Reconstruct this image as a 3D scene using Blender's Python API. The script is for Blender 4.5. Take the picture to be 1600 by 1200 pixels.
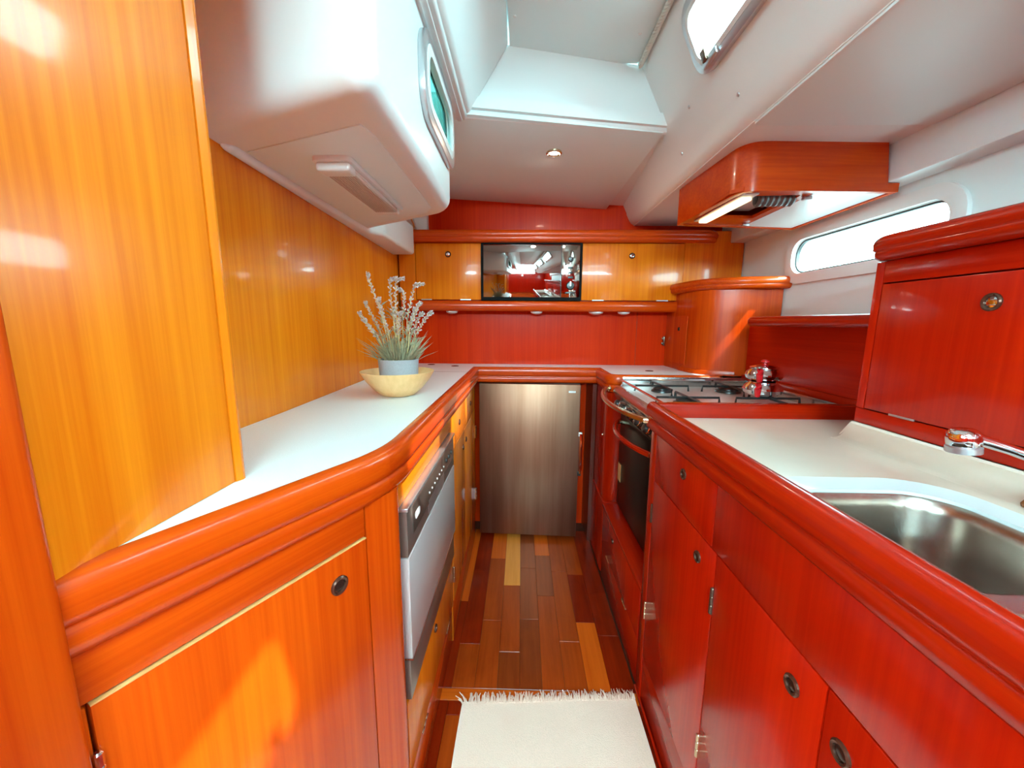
import bpy, bmesh, math, random
from mathutils import Vector, Matrix, Quaternion
from mathutils.geometry import tessellate_polygon
random.seed(7)
for o in list(bpy.data.objects): bpy.data.objects.remove(o)
sc = bpy.context.scene
COL = sc.collection
R = math.radians

# ------------------------------------------------------------------ camera
CAM_H = 1.117
F_PX = 600.0
Yc = Vector(((815-800)/F_PX, (600-505)/F_PX, 1.0)).normalized()
rl = R(0.4)
Xc = Vector((math.cos(rl), -math.sin(rl), 0)); Xc = (Xc - Xc.dot(Yc)*Yc).normalized()
Zc = Vector((Yc.y*Xc.z-Yc.z*Xc.y, Yc.z*Xc.x-Yc.x*Xc.z, Yc.x*Xc.y-Yc.y*Xc.x))
if Zc.y < 0: Zc = -Zc
cam = bpy.data.cameras.new('camera'); cam.sensor_fit = 'HORIZONTAL'; cam.sensor_width = 36.0
cam.lens = 36.0*F_PX/1600.0; cam.clip_start = 0.02; cam.clip_end = 200
camo = bpy.data.objects.new('camera', cam); COL.objects.link(camo)
def w_of(v): return Vector((Xc.dot(v), Yc.dot(v), Zc.dot(v)))
right = w_of(Vector((1, 0, 0))); up = w_of(Vector((0, 1, 0))); fwd = w_of(Vector((0, 0, 1)))
m = Matrix.Identity(4)
for i in range(3):
    m[i][0] = right[i]; m[i][1] = up[i]; m[i][2] = -fwd[i]
m[0][3], m[1][3], m[2][3] = 0, 0, CAM_H
camo.matrix_world = m
sc.camera = camo

# ------------------------------------------------------------------ world, sun, daylight
SUN_TO = Vector((0.60, -0.44, 0.95)).normalized()
SUN_E = 19.0
SKY_E = 60.0
WINDOW_W = 1.0          # factor on the area lights standing in for saloon daylight
EXPOSURE = -0.26
world = bpy.data.worlds.new('sky'); sc.world = world; world.use_nodes = True
bg = world.node_tree.nodes['Background']
wn = world.node_tree                                  # even sky above, dimmer water below the horizon
g1 = wn.nodes.new('ShaderNodeNewGeometry'); g2 = wn.nodes.new('ShaderNodeSeparateXYZ'); g3 = wn.nodes.new('ShaderNodeValToRGB')
wn.links.new(g1.outputs['Incoming'], g2.inputs[0]); wn.links.new(g2.outputs['Z'], g3.inputs['Fac'])
g3.color_ramp.elements[0].position = 0.0; g3.color_ramp.elements[0].color = (0.47, 0.92, 1.0, 1)
g3.color_ramp.elements[1].position = 0.02; g3.color_ramp.elements[1].color = (0.10, 0.17, 0.18, 1)
wn.links.new(g3.outputs['Color'], bg.inputs['Color']); bg.inputs['Strength'].default_value = SKY_E
sun = bpy.data.lights.new('sun', 'SUN'); sun.energy = SUN_E; sun.angle = R(0.6); sun.color = (1.0, 0.93, 0.82)
suno = bpy.data.objects.new('sun', sun); COL.objects.link(suno)
suno.rotation_euler = SUN_TO.to_track_quat('Z', 'Y').to_euler(); suno.location = (3, -2, 5)
def area(name, loc, direction, sx, sy, energy, color=(1, 1, 1)):
    l = bpy.data.lights.new(name, 'AREA'); l.shape = 'RECTANGLE'; l.size = sx; l.size_y = sy
    l.energy = energy; l.color = color
    o = bpy.data.objects.new(name, l); COL.objects.link(o); o.location = loc
    o.rotation_euler = Vector(direction).to_track_quat('-Z', 'Y').to_euler()
    return o
DAY = (0.47, 0.92, 1.0)
area('unseen_saloon_port_fill', (-1.66, -1.25, 1.62), (1, 0.25, -0.15), 1.3, 0.46, 2*WINDOW_W, DAY)  # unseen side window, its area light added to brighten the galley
area('saloon_window_daylight_starboard', (1.66, -1.27, 1.62), (-1, 0.25, -0.15), 1.25, 0.46, 5*WINDOW_W, DAY)
area('unseen_companionway_fill', (0.05, -1.05, 2.08), (0, 0.35, -1), 0.9, 0.8, 4*WINDOW_W, DAY)  # unseen overhead opening, added as fill from behind the camera
area('saloon_front_window_daylight', (-0.2, -3.56, 1.98), (0, 1, -0.1), 2.2, 0.24, 185*WINDOW_W, DAY)
def portal(loc, direction, sx, sy):
    o = area('sky_portal', loc, direction, sx, sy, 1.0); o.data.cycles.is_portal = True
portal((1.085, 1.315, 1.376), (-1, 0, 0), 0.56, 0.13)
portal((0.475, 0.925, 1.82), (-0.9045, 0, -0.4264), 0.40, 0.14)
portal((0.475, 0.39, 1.82), (-0.9045, 0, -0.4264), 0.40, 0.14)
portal((0.475, -0.27, 1.82), (-0.9045, 0, -0.4264), 0.40, 0.14)
portal((-0.235, 1.035, 1.635), (1, 0, 0), 0.30, 0.13)
sc.cycles.diffuse_bounces = 8
vs = sc.view_settings
vs.view_transform = 'Standard'; vs.look = 'None'; vs.exposure = EXPOSURE; vs.gamma = 1.0; vs.use_curve_mapping = False

# ------------------------------------------------------------------ materials
def mat(name):
    mt = bpy.data.materials.new(name); mt.use_nodes = True
    nt = mt.node_tree; b = nt.nodes['Principled BSDF']
    return mt, nt, b
def plain(name, col, rough=0.5, metal=0.0, coat=0.0, spec=0.5, bump=0.0, bscale=200.0, var=0.0):
    mt, nt, b = mat(name)
    b.inputs['Base Color'].default_value = (*col, 1); b.inputs['Roughness'].default_value = rough
    b.inputs['Metallic'].default_value = metal; b.inputs['Coat Weight'].default_value = coat
    b.inputs['Specular IOR Level'].default_value = spec; b.inputs['Coat Roughness'].default_value = 0.12
    if bump or var:
        tc = nt.nodes.new('ShaderNodeTexCoord'); nz = nt.nodes.new('ShaderNodeTexNoise')
        nz.inputs['Scale'].default_value = bscale; nz.inputs['Detail'].default_value = 4
        nt.links.new(tc.outputs['Object'], nz.inputs['Vector'])
        if bump:
            bp = nt.nodes.new('ShaderNodeBump'); bp.inputs['Strength'].default_value = bump; bp.inputs['Distance'].default_value = 0.002
            nt.links.new(nz.outputs['Fac'], bp.inputs['Height']); nt.links.new(bp.outputs['Normal'], b.inputs['Normal'])
        if var:
            rp = nt.nodes.new('ShaderNodeValToRGB')
            rp.color_ramp.elements[0].position = 0.3; rp.color_ramp.elements[1].position = 0.7
            rp.color_ramp.elements[0].color = (*[c*(1-var) for c in col], 1); rp.color_ramp.elements[1].color = (*[min(1, c*(1+var)) for c in col], 1)
            nt.links.new(nz.outputs['Fac'], rp.inputs['Fac']); nt.links.new(rp.outputs['Color'], b.inputs['Base Color'])
    return mt
def wood(name, dark, light, axis='z', rot=0.0, spec=0.22, rough=0.26, coat=0.22, fine=110.0, seed=0.0, streak=1.6, figure=0.0):
    mt, nt, b = mat(name)
    tc = nt.nodes.new('ShaderNodeTexCoord')
    def mp(across, along):
        n = nt.nodes.new('ShaderNodeMapping'); s = [across]*3; s['xyz'.index(axis)] = along
        if rot: n.vector_type = 'TEXTURE'; n.inputs['Rotation'].default_value = (0, 0, rot); s = [1/q for q in s]
        n.inputs['Scale'].default_value = s; n.inputs['Location'].default_value = (seed, seed*1.7, seed*0.6)
        nt.links.new(tc.outputs['Object'], n.inputs['Vector']); return n
    n1 = nt.nodes.new('ShaderNodeTexNoise'); n1.inputs['Scale'].default_value = 1.0; n1.inputs['Detail'].default_value = 5
    n1.inputs['Roughness'].default_value = 0.65; nt.links.new(mp(fine, streak).outputs['Vector'], n1.inputs['Vector'])
    n2 = nt.nodes.new('ShaderNodeTexNoise'); n2.inputs['Scale'].default_value = 1.0; n2.inputs['Detail'].default_value = 3
    n2.inputs['Distortion'].default_value = 0.6+figure; nt.links.new(mp(fine*0.16, 0.9+figure*6).outputs['Vector'], n2.inputs['Vector'])
    mx = nt.nodes.new('ShaderNodeMath'); mx.operation = 'MULTIPLY_ADD'; mx.inputs[1].default_value = 0.55
    nt.links.new(n1.outputs['Fac'], mx.inputs[0])
    m2 = nt.nodes.new('ShaderNodeMath'); m2.operation = 'MULTIPLY'; m2.inputs[1].default_value = 0.45
    nt.links.new(n2.outputs['Fac'], m2.inputs[0]); nt.links.new(m2.outputs[0], mx.inputs[2])
    rp = nt.nodes.new('ShaderNodeValToRGB'); rp.color_ramp.elements[0].position = 0.34; rp.color_ramp.elements[1].position = 0.66
    rp.color_ramp.elements[0].color = (*dark, 1); rp.color_ramp.elements[1].color = (*light, 1)
    nt.links.new(mx.outputs[0], rp.inputs['Fac']); nt.links.new(rp.outputs['Color'], b.inputs['Base Color'])
    b.inputs['Roughness'].default_value = rough; b.inputs['Coat Weight'].default_value = coat; b.inputs['Coat Roughness'].default_value = 0.06
    b.inputs['Coat IOR'].default_value = 1.45; b.inputs['Specular IOR Level'].default_value = spec
    return mt
FRIDGE_STEEL = wood('reflection_streak_steel_door', (0.24, 0.105, 0.062), (0.38, 0.19, 0.125), 'z', rough=0.44, coat=0.0, fine=26, streak=1.0); FRIDGE_STEEL.node_tree.nodes['Principled BSDF'].inputs['Metallic'].default_value = 1.0  # upright colour streaks stand in for reflections smeared down the steel
HD, HL = (0.62, 0.110, 0.002), (0.79, 0.205, 0.006)      # veneer of the lit pieces, light partly put into the honey tone
VD, VL = (0.35, 0.005, 0.0003), (0.50, 0.012, 0.0006)      # veneer of the shaded pieces, shade partly put into the deep red
TD, TL = (0.29, 0.005, 0.0003), (0.43, 0.014, 0.0006)      # solid mahogany of the shaded side, shade partly put into its red
MD, ML = (0.43, 0.028, 0.0008), (0.60, 0.064, 0.0018)      # half-lit copy of veneer and trim, light partly put into the tone
MV = wood('half_lit_amber_veneer_upright', MD, ML, 'z')
MX = wood('half_lit_amber_trim_crosswise', MD, ML, 'x', fine=150)
MY = wood('half_lit_amber_trim_lengthwise', MD, ML, 'y', fine=150)
MA = wood('half_lit_amber_trim_angled', MD, ML, 'y', rot=-math.atan2(0.443, 0.896), fine=150)
HV = wood('lit_honey_veneer_upright', HD, HL, 'z')
HY = wood('lit_honey_veneer_lengthwise', HD, HL, 'y')
HXX = wood('lit_honey_veneer_crosswise', HD, HL, 'x')
WV = wood('shaded_cherry_veneer_upright', VD, VL, 'z')
WY = wood('shaded_cherry_veneer_lengthwise', VD, VL, 'y')
WX = wood('shaded_cherry_veneer_crosswise', VD, VL, 'x')
TX = wood('shaded_mahogany_trim_crosswise', TD, TL, 'x', fine=150)
TY = wood('shaded_mahogany_trim_lengthwise', TD, TL, 'y', fine=150)
TZ = wood('shaded_mahogany_trim_upright', TD, TL, 'z', fine=150)
WHITE = plain('white_gelcoat', (0.77, 0.79, 0.78), 0.32, coat=0.2, bump=0.04, bscale=260)
VINYL = plain('headliner_vinyl', (0.74, 0.82, 0.82), 0.42, bump=0.12, bscale=900)
LAMI = plain('white_speckled_laminate', (0.74, 0.78, 0.78), 0.30, coat=0.15, var=0.06, bscale=500)
SOLID = plain('cream_solid_surface', (0.80, 0.67, 0.55), 0.18, coat=0.3, var=0.03, bscale=9)
STEEL = plain('brushed_steel', (0.52, 0.50, 0.48), 0.24, metal=1.0)
CHROME = plain('chrome', (0.80, 0.80, 0.82), 0.06, metal=1.0)
BRASS = plain('old_brass', (0.62, 0.50, 0.34), 0.25, metal=1.0)
DARKMETAL = plain('bronzed_metal', (0.16, 0.10, 0.07), 0.25, metal=0.8)
BLACK = plain('black_plastic', (0.012, 0.011, 0.011), 0.3)
BLACKGLASS = plain('black_glass', (0.008, 0.006, 0.006), 0.30, spec=0.12)
MIRROR = plain('mirror_glass_door', (0.46, 0.42, 0.40), 0.03, metal=1.0)
DW_SILVER = plain('silver_grey_panel', (0.60, 0.54, 0.53), 0.30, metal=0.35)
DW_DARK = plain('dark_brown_control_glass', (0.055, 0.04, 0.035), 0.18, coat=0.4)
DW_KICK = plain('taupe_metal', (0.22, 0.17, 0.145), 0.3, metal=0.6)
ALU = plain('satin_aluminium', (0.60, 0.61, 0.63), 0.28, metal=0.9)
WPLAST = plain('white_plastic', (0.74, 0.73, 0.71), 0.35)
LENS = plain('ribbed_clear_lens', (0.62, 0.52, 0.47), 0.2, coat=0.4)
RED = plain('red_enamel', (0.55, 0.008, 0.012), 0.12, coat=0.6)
POTGREY = plain('grey_ceramic', (0.34, 0.32, 0.33), 0.6, bump=0.15, bscale=300, var=0.08)
BOWLW = wood('pale_bamboo', (0.78, 0.42, 0.17), (0.92, 0.55, 0.26), 'z', rough=0.4, coat=0.1, fine=60)
LEAF = plain('sage_leaf', (0.34, 0.30, 0.18), 0.7, var=0.25, bscale=60)
STEMM = plain('straw_stem', (0.60, 0.42, 0.18), 0.7)
FLOW = plain('dried_lavender', (0.50, 0.36, 0.31), 0.8, var=0.2, bscale=120)
RUGM = plain('ivory_cotton', (0.84, 0.58, 0.46), 0.95, bump=0.5, bscale=420, var=0.05)
ROPEM = plain('white_rope', (0.62, 0.60, 0.54), 0.8, bump=0.4, bscale=400)
TAN = plain('tan_sticker', (0.60, 0.38, 0.16), 0.5)
RUBBER = plain('dark_rubber', (0.03, 0.028, 0.026), 0.5)
DUCT = plain('dark_flexible_duct', (0.13, 0.11, 0.11), 0.4, metal=0.5)
PRINT = plain('pale_print', (0.75, 0.75, 0.75), 0.4)
def emis(name, col, st):
    mt, nt, b = mat(name)
    b.inputs['Base Color'].default_value = (*col, 1); b.inputs['Emission Color'].default_value = (*col, 1); b.inputs['Emission Strength'].default_value = st
    return mt
LAMP_W = emis('warm_lamp', (1.0, 0.86, 0.62), 9.0)
TUBE_W = emis('warm_tube', (1.0, 0.82, 0.45), 3.2)
def pane(name, tint, gloss=0.10):
    mt = bpy.data.materials.new(name); mt.use_nodes = True; nt = mt.node_tree
    nt.nodes.clear(); out = nt.nodes.new('ShaderNodeOutputMaterial')
    t = nt.nodes.new('ShaderNodeBsdfTransparent'); t.inputs['Color'].default_value = (*tint, 1)
    g = nt.nodes.new('ShaderNodeBsdfGlossy'); g.inputs['Roughness'].default_value = 0.03
    mx = nt.nodes.new('ShaderNodeMixShader'); mx.inputs[0].default_value = 0.05
    nt.links.new(t.outputs[0], mx.inputs[1]); nt.links.new(g.outputs[0], mx.inputs[2])
    nt.links.new(mx.outputs[0], out.inputs[0]); return mt
GLASS = pane('clear_acrylic', (0.93, 0.97, 0.97))
GLASS_T = pane('tinted_acrylic', (0.11, 0.20, 0.185))

# ------------------------------------------------------------------ mesh builder
class MB:
    def __init__(s): s.v = []; s.f = []
    def add(s, vs, fs):
        b = len(s.v); s.v += [tuple(v) for v in vs]; s.f += [tuple(b+i for i in f) for f in fs]; return s
    def box(s, x0, x1, y0, y1, z0, z1):
        return s.add([(x0,y0,z0),(x1,y0,z0),(x1,y1,z0),(x0,y1,z0),(x0,y0,z1),(x1,y0,z1),(x1,y1,z1),(x0,y1,z1)],
                     [(0,3,2,1),(4,5,6,7),(0,1,5,4),(1,2,6,5),(2,3,7,6),(3,0,4,7)])
    def obox(s, o, u, v, w, a, b, c):
        o, u, v, w = Vector(o), Vector(u), Vector(v), Vector(w)
        P = [o+u*i+v*j+w*k for k in c for j in b for i in a]
        return s.add(P, [(0,2,3,1),(4,5,7,6),(0,1,5,4),(1,3,7,5),(3,2,6,7),(2,0,4,6)])
    def prism(s, poly, z0, z1):
        n = len(poly)
        def zz(z, i): return z[i] if isinstance(z, (list, tuple)) else z
        return s.add([(p[0],p[1],zz(z0,i)) for i,p in enumerate(poly)]+[(p[0],p[1],zz(z1,i)) for i,p in enumerate(poly)],
                     [tuple(range(n-1,-1,-1)), tuple(range(n,2*n))]+[(i,(i+1)%n,n+(i+1)%n,n+i) for i in range(n)])
    def lathe(s, prof, c, axis=(0,0,1), seg=24, capped=True):
        q = Vector(axis).normalized().to_track_quat('Z','Y'); c = Vector(c); vs = []; fs = []
        for r, h in prof:
            for k in range(seg):
                a = 2*math.pi*k/seg; vs.append(c+q@Vector((r*math.cos(a), r*math.sin(a), h)))
        for i in range(len(prof)-1):
            for k in range(seg):
                fs.append((i*seg+k, i*seg+(k+1)%seg, (i+1)*seg+(k+1)%seg, (i+1)*seg+k))
        if capped:
            fs.append(tuple(range(seg-1,-1,-1))); n = len(prof)-1; fs.append(tuple(n*seg+k for k in range(seg)))
        return s.add(vs, fs)
    def tube(s, path, r, seg=8, flat=1.0):
        path = [Vector(p) for p in path]; n = len(path); vs = []; fs = []; ref = Vector((0.13, 0.21, 0.97)).normalized()
        for i, p in enumerate(path):
            t = (path[min(i+1,n-1)]-path[max(i-1,0)]).normalized()
            a = t.cross(ref)
            if a.length < 1e-3: a = t.cross(Vector((1,0,0)))
            a.normalize(); b = t.cross(a); rr = r[i] if isinstance(r,(list,tuple)) else r
            for k in range(seg):
                an = 2*math.pi*k/seg; vs.append(p+a*rr*math.cos(an)+b*rr*flat*math.sin(an))
        for i in range(n-1):
            for k in range(seg): fs.append((i*seg+k, i*seg+(k+1)%seg, (i+1)*seg+(k+1)%seg, (i+1)*seg+k))
        fs.append(tuple(range(seg-1,-1,-1))); fs.append(tuple((n-1)*seg+k for k in range(seg)))
        return s.add(vs, fs)
    def sweep(s, prof, path, z):
        # prof: closed loop of (offset to the right of travel, dz); path: list of (x, y)
        n = len(path); P = [Vector((p[0],p[1])) for p in path]; vs = []; fs = []; m_ = len(prof)
        for i in range(n):
            if i == 0: d0 = d1 = (P[1]-P[0]).normalized()
            elif i == n-1: d0 = d1 = (P[-1]-P[-2]).normalized()
            else: d0 = (P[i]-P[i-1]).normalized(); d1 = (P[i+1]-P[i]).normalized()
            n0 = Vector((d0.y,-d0.x)); n1 = Vector((d1.y,-d1.x)); nn = (n0+n1).normalized(); k = 1/max(0.35, nn.dot(n0))
            for o, dz in prof: q = P[i]+nn*k*o; vs.append((q.x,q.y,z+dz))
        for i in range(n-1):
            for k in range(m_): fs.append((i*m_+k, i*m_+(k+1)%m_, (i+1)*m_+(k+1)%m_, (i+1)*m_+k))
        fs.append(tuple(range(m_-1,-1,-1))); fs.append(tuple((n-1)*m_+k for k in range(m_)))
        return s.add(vs, fs)
    def loft(s, rings, cap0=False, cap1=False):
        vs = [v for r_ in rings for v in r_]; k = len(rings[0]); fs = []
        for i in range(len(rings)-1):
            for j in range(k): fs.append((i*k+j, i*k+(j+1)%k, (i+1)*k+(j+1)%k, (i+1)*k+j))
        if cap0: fs.append(tuple(range(k-1,-1,-1)))
        if cap1: fs.append(tuple((len(rings)-1)*k+j for j in range(k)))
        return s.add(vs, fs)
    def plate(s, o, u, v, outer, holes, t):
        # flat plate of thickness t along u x v with holes; outer and holes are 2d loops
        o, u, v = Vector(o), Vector(u), Vector(v); w = u.cross(v).normalized()
        loops = [outer]+holes; flat = [p for l in loops for p in l]
        tris = tessellate_polygon([[Vector((p[0],p[1],0)) for p in l] for l in loops])
        n = len(flat); P = [o+u*p[0]+v*p[1] for p in flat]
        fs = [tuple(t_) for t_ in tris]+[tuple(n+i for i in reversed(t_)) for t_ in tris]; b = 0
        for l in loops:
            for i in range(len(l)): j = (i+1)%len(l); fs.append((b+i,b+j,n+b+j,n+b+i))
            b += len(l)
        return s.add(P+[p+w*t for p in P], fs)
LOC = {}
def mesh(mb, off=Vector((0,0,0)), bevel=0.0, seg=2, smooth=True, ang=35):
    bm = bmesh.new(); vv = [bm.verts.new(Vector(v)-off) for v in mb.v]
    for f in mb.f:
        try: bm.faces.new([vv[i] for i in f])
        except ValueError: pass
    bmesh.ops.recalc_face_normals(bm, faces=bm.faces)
    if bevel:
        es = [e for e in bm.edges if len(e.link_faces)==2 and e.calc_face_angle(0) > R(25)]
        bmesh.ops.bevel(bm, geom=es, offset=bevel, segments=seg, affect='EDGES', clamp_overlap=True, profile=0.5)
    me = bpy.data.meshes.new('m'); bm.to_mesh(me); bm.free()
    if smooth:
        me.polygons.foreach_set('use_smooth', [True]*len(me.polygons)); me.set_sharp_from_angle(angle=R(ang))
    return me
def thing(name, label, cat, loc, group=None):
    o = bpy.data.objects.new(name, None); COL.objects.link(o); o.location = loc; o.empty_display_size = 0.02
    o['label'] = label; o['category'] = cat
    if group: o['group'] = group
    LOC[o] = Vector(loc); return o
def part(name, mb, mt, parent, label=None, **kw):
    off = LOC[parent]; me = mesh(mb, off, **kw); me.name = name; me.materials.append(mt)
    o = bpy.data.objects.new(name, me); COL.objects.link(o); o.parent = parent; LOC[o] = off
    if label: o['label'] = label
    return o
def single(name, mb, mt, label, cat, loc, group=None, **kw):
    me = mesh(mb, Vector(loc), **kw); me.name = name; me.materials.append(mt)
    o = bpy.data.objects.new(name, me); COL.objects.link(o); o.location = loc; LOC[o] = Vector(loc)
    o['label'] = label; o['category'] = cat
    if group: o['group'] = group
    return o
def struct(name, mb, mt, label=None, **kw):
    me = mesh(mb, **kw); me.name = name; me.materials.append(mt)
    o = bpy.data.objects.new(name, me); COL.objects.link(o); o['kind'] = 'structure'; LOC[o] = Vector((0,0,0))
    if label: o['label'] = label
    return o
def rrect(x0, x1, y0, y1, r, n=6):
    pts = []
    for cx, cy, a0 in ((x1-r,y1-r,0),(x0+r,y1-r,90),(x0+r,y0+r,180),(x1-r,y0+r,270)):
        for k in range(n+1): a = R(a0+90*k/n); pts.append((cx+r*math.cos(a), cy+r*math.sin(a)))
    return pts
def fillet(pts, r, n=5):
    # round the inner points of an open 2d path
    out = [pts[0]]
    for i in range(1, len(pts)-1):
        p = Vector(pts[i]); a = (Vector(pts[i-1])-p); b = (Vector(pts[i+1])-p); rr = min(r, a.length*0.45, b.length*0.45)
        p0 = p+a.normalized()*rr; p1 = p+b.normalized()*rr
        for k in range(n+1):
            t = k/n; out.append(tuple(p0*(1-t)**2+p*2*t*(1-t)+p1*t*t))
    out.append(pts[-1]); return out
XA, YA, ZA = Vector((1,0,0)), Vector((0,1,0)), Vector((0,0,1))
LOCKB = plain('dark_bronze_ring', (0.10, 0.035, 0.02), 0.25, metal=0.6)
LOCKD = plain('dark_lock_recess', (0.030, 0.014, 0.010), 0.2, metal=0.3)
def lock(parent, c, n, r=0.0125, button=None):
    # round push-button catch: turned ring and the button inside it
    n = Vector(n).normalized(); c = Vector(c)
    ring = part('lock_ring', MB().lathe([(r*0.62,0.0005),(r*0.66,0.0030),(r*0.85,0.0042),(r,0.0025),(r*1.02,-0.001)], c, n, 20, capped=False), LOCKB, parent)
    part('lock_button', MB().lathe([(r*0.62,-0.001),(r*0.6,0.0012),(r*0.4,0.0020),(r*0.15,0.0022)], c, n, 16), button or LOCKD, ring)
def hinge(parent, c, along, n, L=0.045, r=0.0035, mt=BRASS):
    along = Vector(along).normalized(); c = Vector(c); n = Vector(n).normalized()
    part('hinge', MB().lathe([(r*0.6,-L/2),(r,-L/2+0.002),(r,-L/6),(r*0.8,-L/6+0.001),(r,-L/6+0.002),(r,L/6),(r*0.8,L/6+0.001),(r,L/6+0.002),(r,L/2-0.002),(r*0.6,L/2)], c+n*0.001, along, 10), mt, parent)
BV = 0.0018

# ================================================================== SETTING
# ---- floor with single planks
fl = struct('floor', MB().box(-1.75, 1.75, -3.65, 2.35, -0.05, -0.007), plain('plank_joint', (0.05, 0.012, 0.004), 0.5), 'glossy wooden cabin sole of short planks')
PC = {'Y': ((0.60,0.17,0.022),(0.76,0.26,0.040)), 'O': ((0.44,0.055,0.003),(0.60,0.095,0.006)), 'M': ((0.23,0.023,0.002),(0.35,0.043,0.004)),
      'B': ((0.14,0.016,0.002),(0.22,0.029,0.004)), 'D': ((0.13,0.006,0.0006),(0.24,0.013,0.001)), 'K': ((0.18,0.025,0.006),(0.27,0.043,0.010))}
PM = {k: wood('plank_'+k, a, b, 'y', rough=0.22, coat=0.25, fine=70, seed=i*3.1, streak=3.0, figure=0.5 if k in 'DBM' else 0.1) for i, (k, (a, b)) in enumerate(PC.items())}
xs = [-0.2370, -0.2055, -0.135, -0.0645, 0.006, 0.0765, 0.147, 0.2175, 0.288, 0.3635]
rows = [[(1.023,1.4,'D'),(1.4,1.95,'O')],
        [(1.023,1.19,'M'),(1.19,1.60,'D'),(1.60,1.95,'D')],
        [(1.023,1.30,'M'),(1.30,1.69,'M'),(1.69,1.95,'O')],
        [(1.023,1.16,'B'),(1.16,1.50,'M'),(1.50,1.95,'Y')],
        [(1.023,1.31,'B'),(1.31,1.62,'K'),(1.62,1.95,'K')],
        [(1.023,1.44,'M'),(1.44,1.72,'K'),(1.72,1.95,'O')],
        [(1.023,1.21,'M'),(1.21,1.60,'M'),(1.60,1.95,'M')],
        [(1.023,1.30,'O'),(1.30,1.58,'D'),(1.58,1.95,'M')],
        [(1.023,1.24,'D'),(1.24,1.46,'D'),(1.46,1.95,'D')]]
near = [['D','D'],['D','M'],['B','D'],['M','B'],['D','M'],['B','D'],['M','D'],['D','B'],['D','D']]
for i, row in enumerate(rows):
    for (y0, y1, c) in row:
        part('plank', MB().box(xs[i]+0.0004, xs[i+1]-0.0004, y0+0.0006, y1-0.0006, -0.008, 0.0), PM[c], fl, bevel=0.0005, seg=1, smooth=False)
    cut = 0.62+0.21*((i*5) % 3)-0.1
    for (y0, y1, c) in ((cut, 0.983, near[i][0]), (-0.25, cut, near[i][1])):
        part('plank', MB().box(xs[i]+0.0004, xs[i+1]-0.0004, y0+0.0006, y1-0.0006, -0.008, 0.0), PM[c], fl, bevel=0.0005, seg=1, smooth=False)
part('cross_board', MB().box(-0.237, 0.3635, 0.9845, 1.0215, -0.008, 0.0), wood('cross_board_wood', *PC['O'], 'x', rough=0.16, fine=80), fl, bevel=0.0006, seg=1, smooth=False)
part('saloon_sole', MB().box(-1.7, 1.7, -3.6, -0.252, -0.008, 0.0), PM['M'], fl, smooth=False)

# ---- walls
wl = struct('wall_left', MB().prism([(-0.570,0.45),(-0.573,0.75),(-0.620,2.06),(-0.66,2.06),(-0.61,0.45)], -0.03, 1.80), HV, 'orange cherry veneer hull panelling behind the long white counter')
wa = struct('wall_aft', MB().box(-0.66, 1.12, 2.05, 2.08, -0.03, 1.80), wood('shaded_bulkhead_veneer', (0.47,0.013,0.0004), (0.62,0.030,0.0008), 'z', coat=0.06, spec=0.10), 'cherry veneer bulkhead across the far end of the galley')  # deeper red copy of the veneer, with some shade in the colour
part('veneer_joint', MB().box(0.602, 0.6035, 2.0485, 2.05, 0.90, 1.2), DARKMETAL, wa, smooth=False)
part('white_post', MB().box(-0.622, -0.478, 2.005, 2.05, 1.545, 1.76), WHITE, wa, bevel=0.004)
# starboard hull side with the long fixed window
HX = 1.07
hole = rrect(1.035, 1.595, 1.315, 1.437, 0.05, 7)
wr = struct('wall_right', MB().plate((HX,0,0), YA, ZA, [(-0.55,-0.03),(2.06,-0.03),(2.06,1.66),(-0.55,1.66)], [hole], 0.03), VINYL, 'cream hull side lining around the long window')
w1 = struct('window_1', MB().plate((HX-0.012,0,0), YA, ZA, rrect(0.995,1.635,1.275,1.477,0.085,8), [rrect(1.033,1.597,1.313,1.439,0.052,7)], 0.0118), WHITE, 'long rounded window with white moulded surround in the hull side', bevel=0.004, seg=3)
part('seal', MB().plate((HX+0.004,0,0), YA, ZA, rrect(1.034,1.596,1.314,1.438,0.051,7), [rrect(1.040,1.590,1.320,1.432,0.046,7)], 0.012), RUBBER, w1)
part('pane', MB().plate((HX+0.010,0,0), YA, ZA, rrect(1.039,1.591,1.319,1.433,0.047,7), [], 0.004), GLASS, w1)
# near left partition (locker side) with its rounded corner trim, and the post at the picture edge
wp = struct('wall_near_left', MB().prism([(-0.3885,0.10),(-0.3885,0.487),(-0.568,0.487),(-0.568,0.10)], 0.9005, 1.80), HV, 'glossy cherry partition panel beside the counter end')
part('corner_trim', MB().prism([(-0.387,0.4885)]+[(-0.395+0.012*math.cos(R(a)), 0.496+0.012*math.sin(R(a))) for a in range(0,91,15)]+[(-0.568,0.508),(-0.568,0.4885)], 0.9005, 1.80), HV, wp, 'rounded darker edge trim')
t1 = struct('trim_1', MB().prism([(-0.376,0.02),(-0.3765,0.268)]+[(-0.3845+0.008*math.cos(R(a)), 0.270+0.008*math.sin(R(a))) for a in range(0,91,15)]+[(-0.46,0.278),(-0.46,0.02)], 0.0, 1.80), MV, 'red-brown upright post closing the near end of the counter', bevel=0.001, seg=1)

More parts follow.
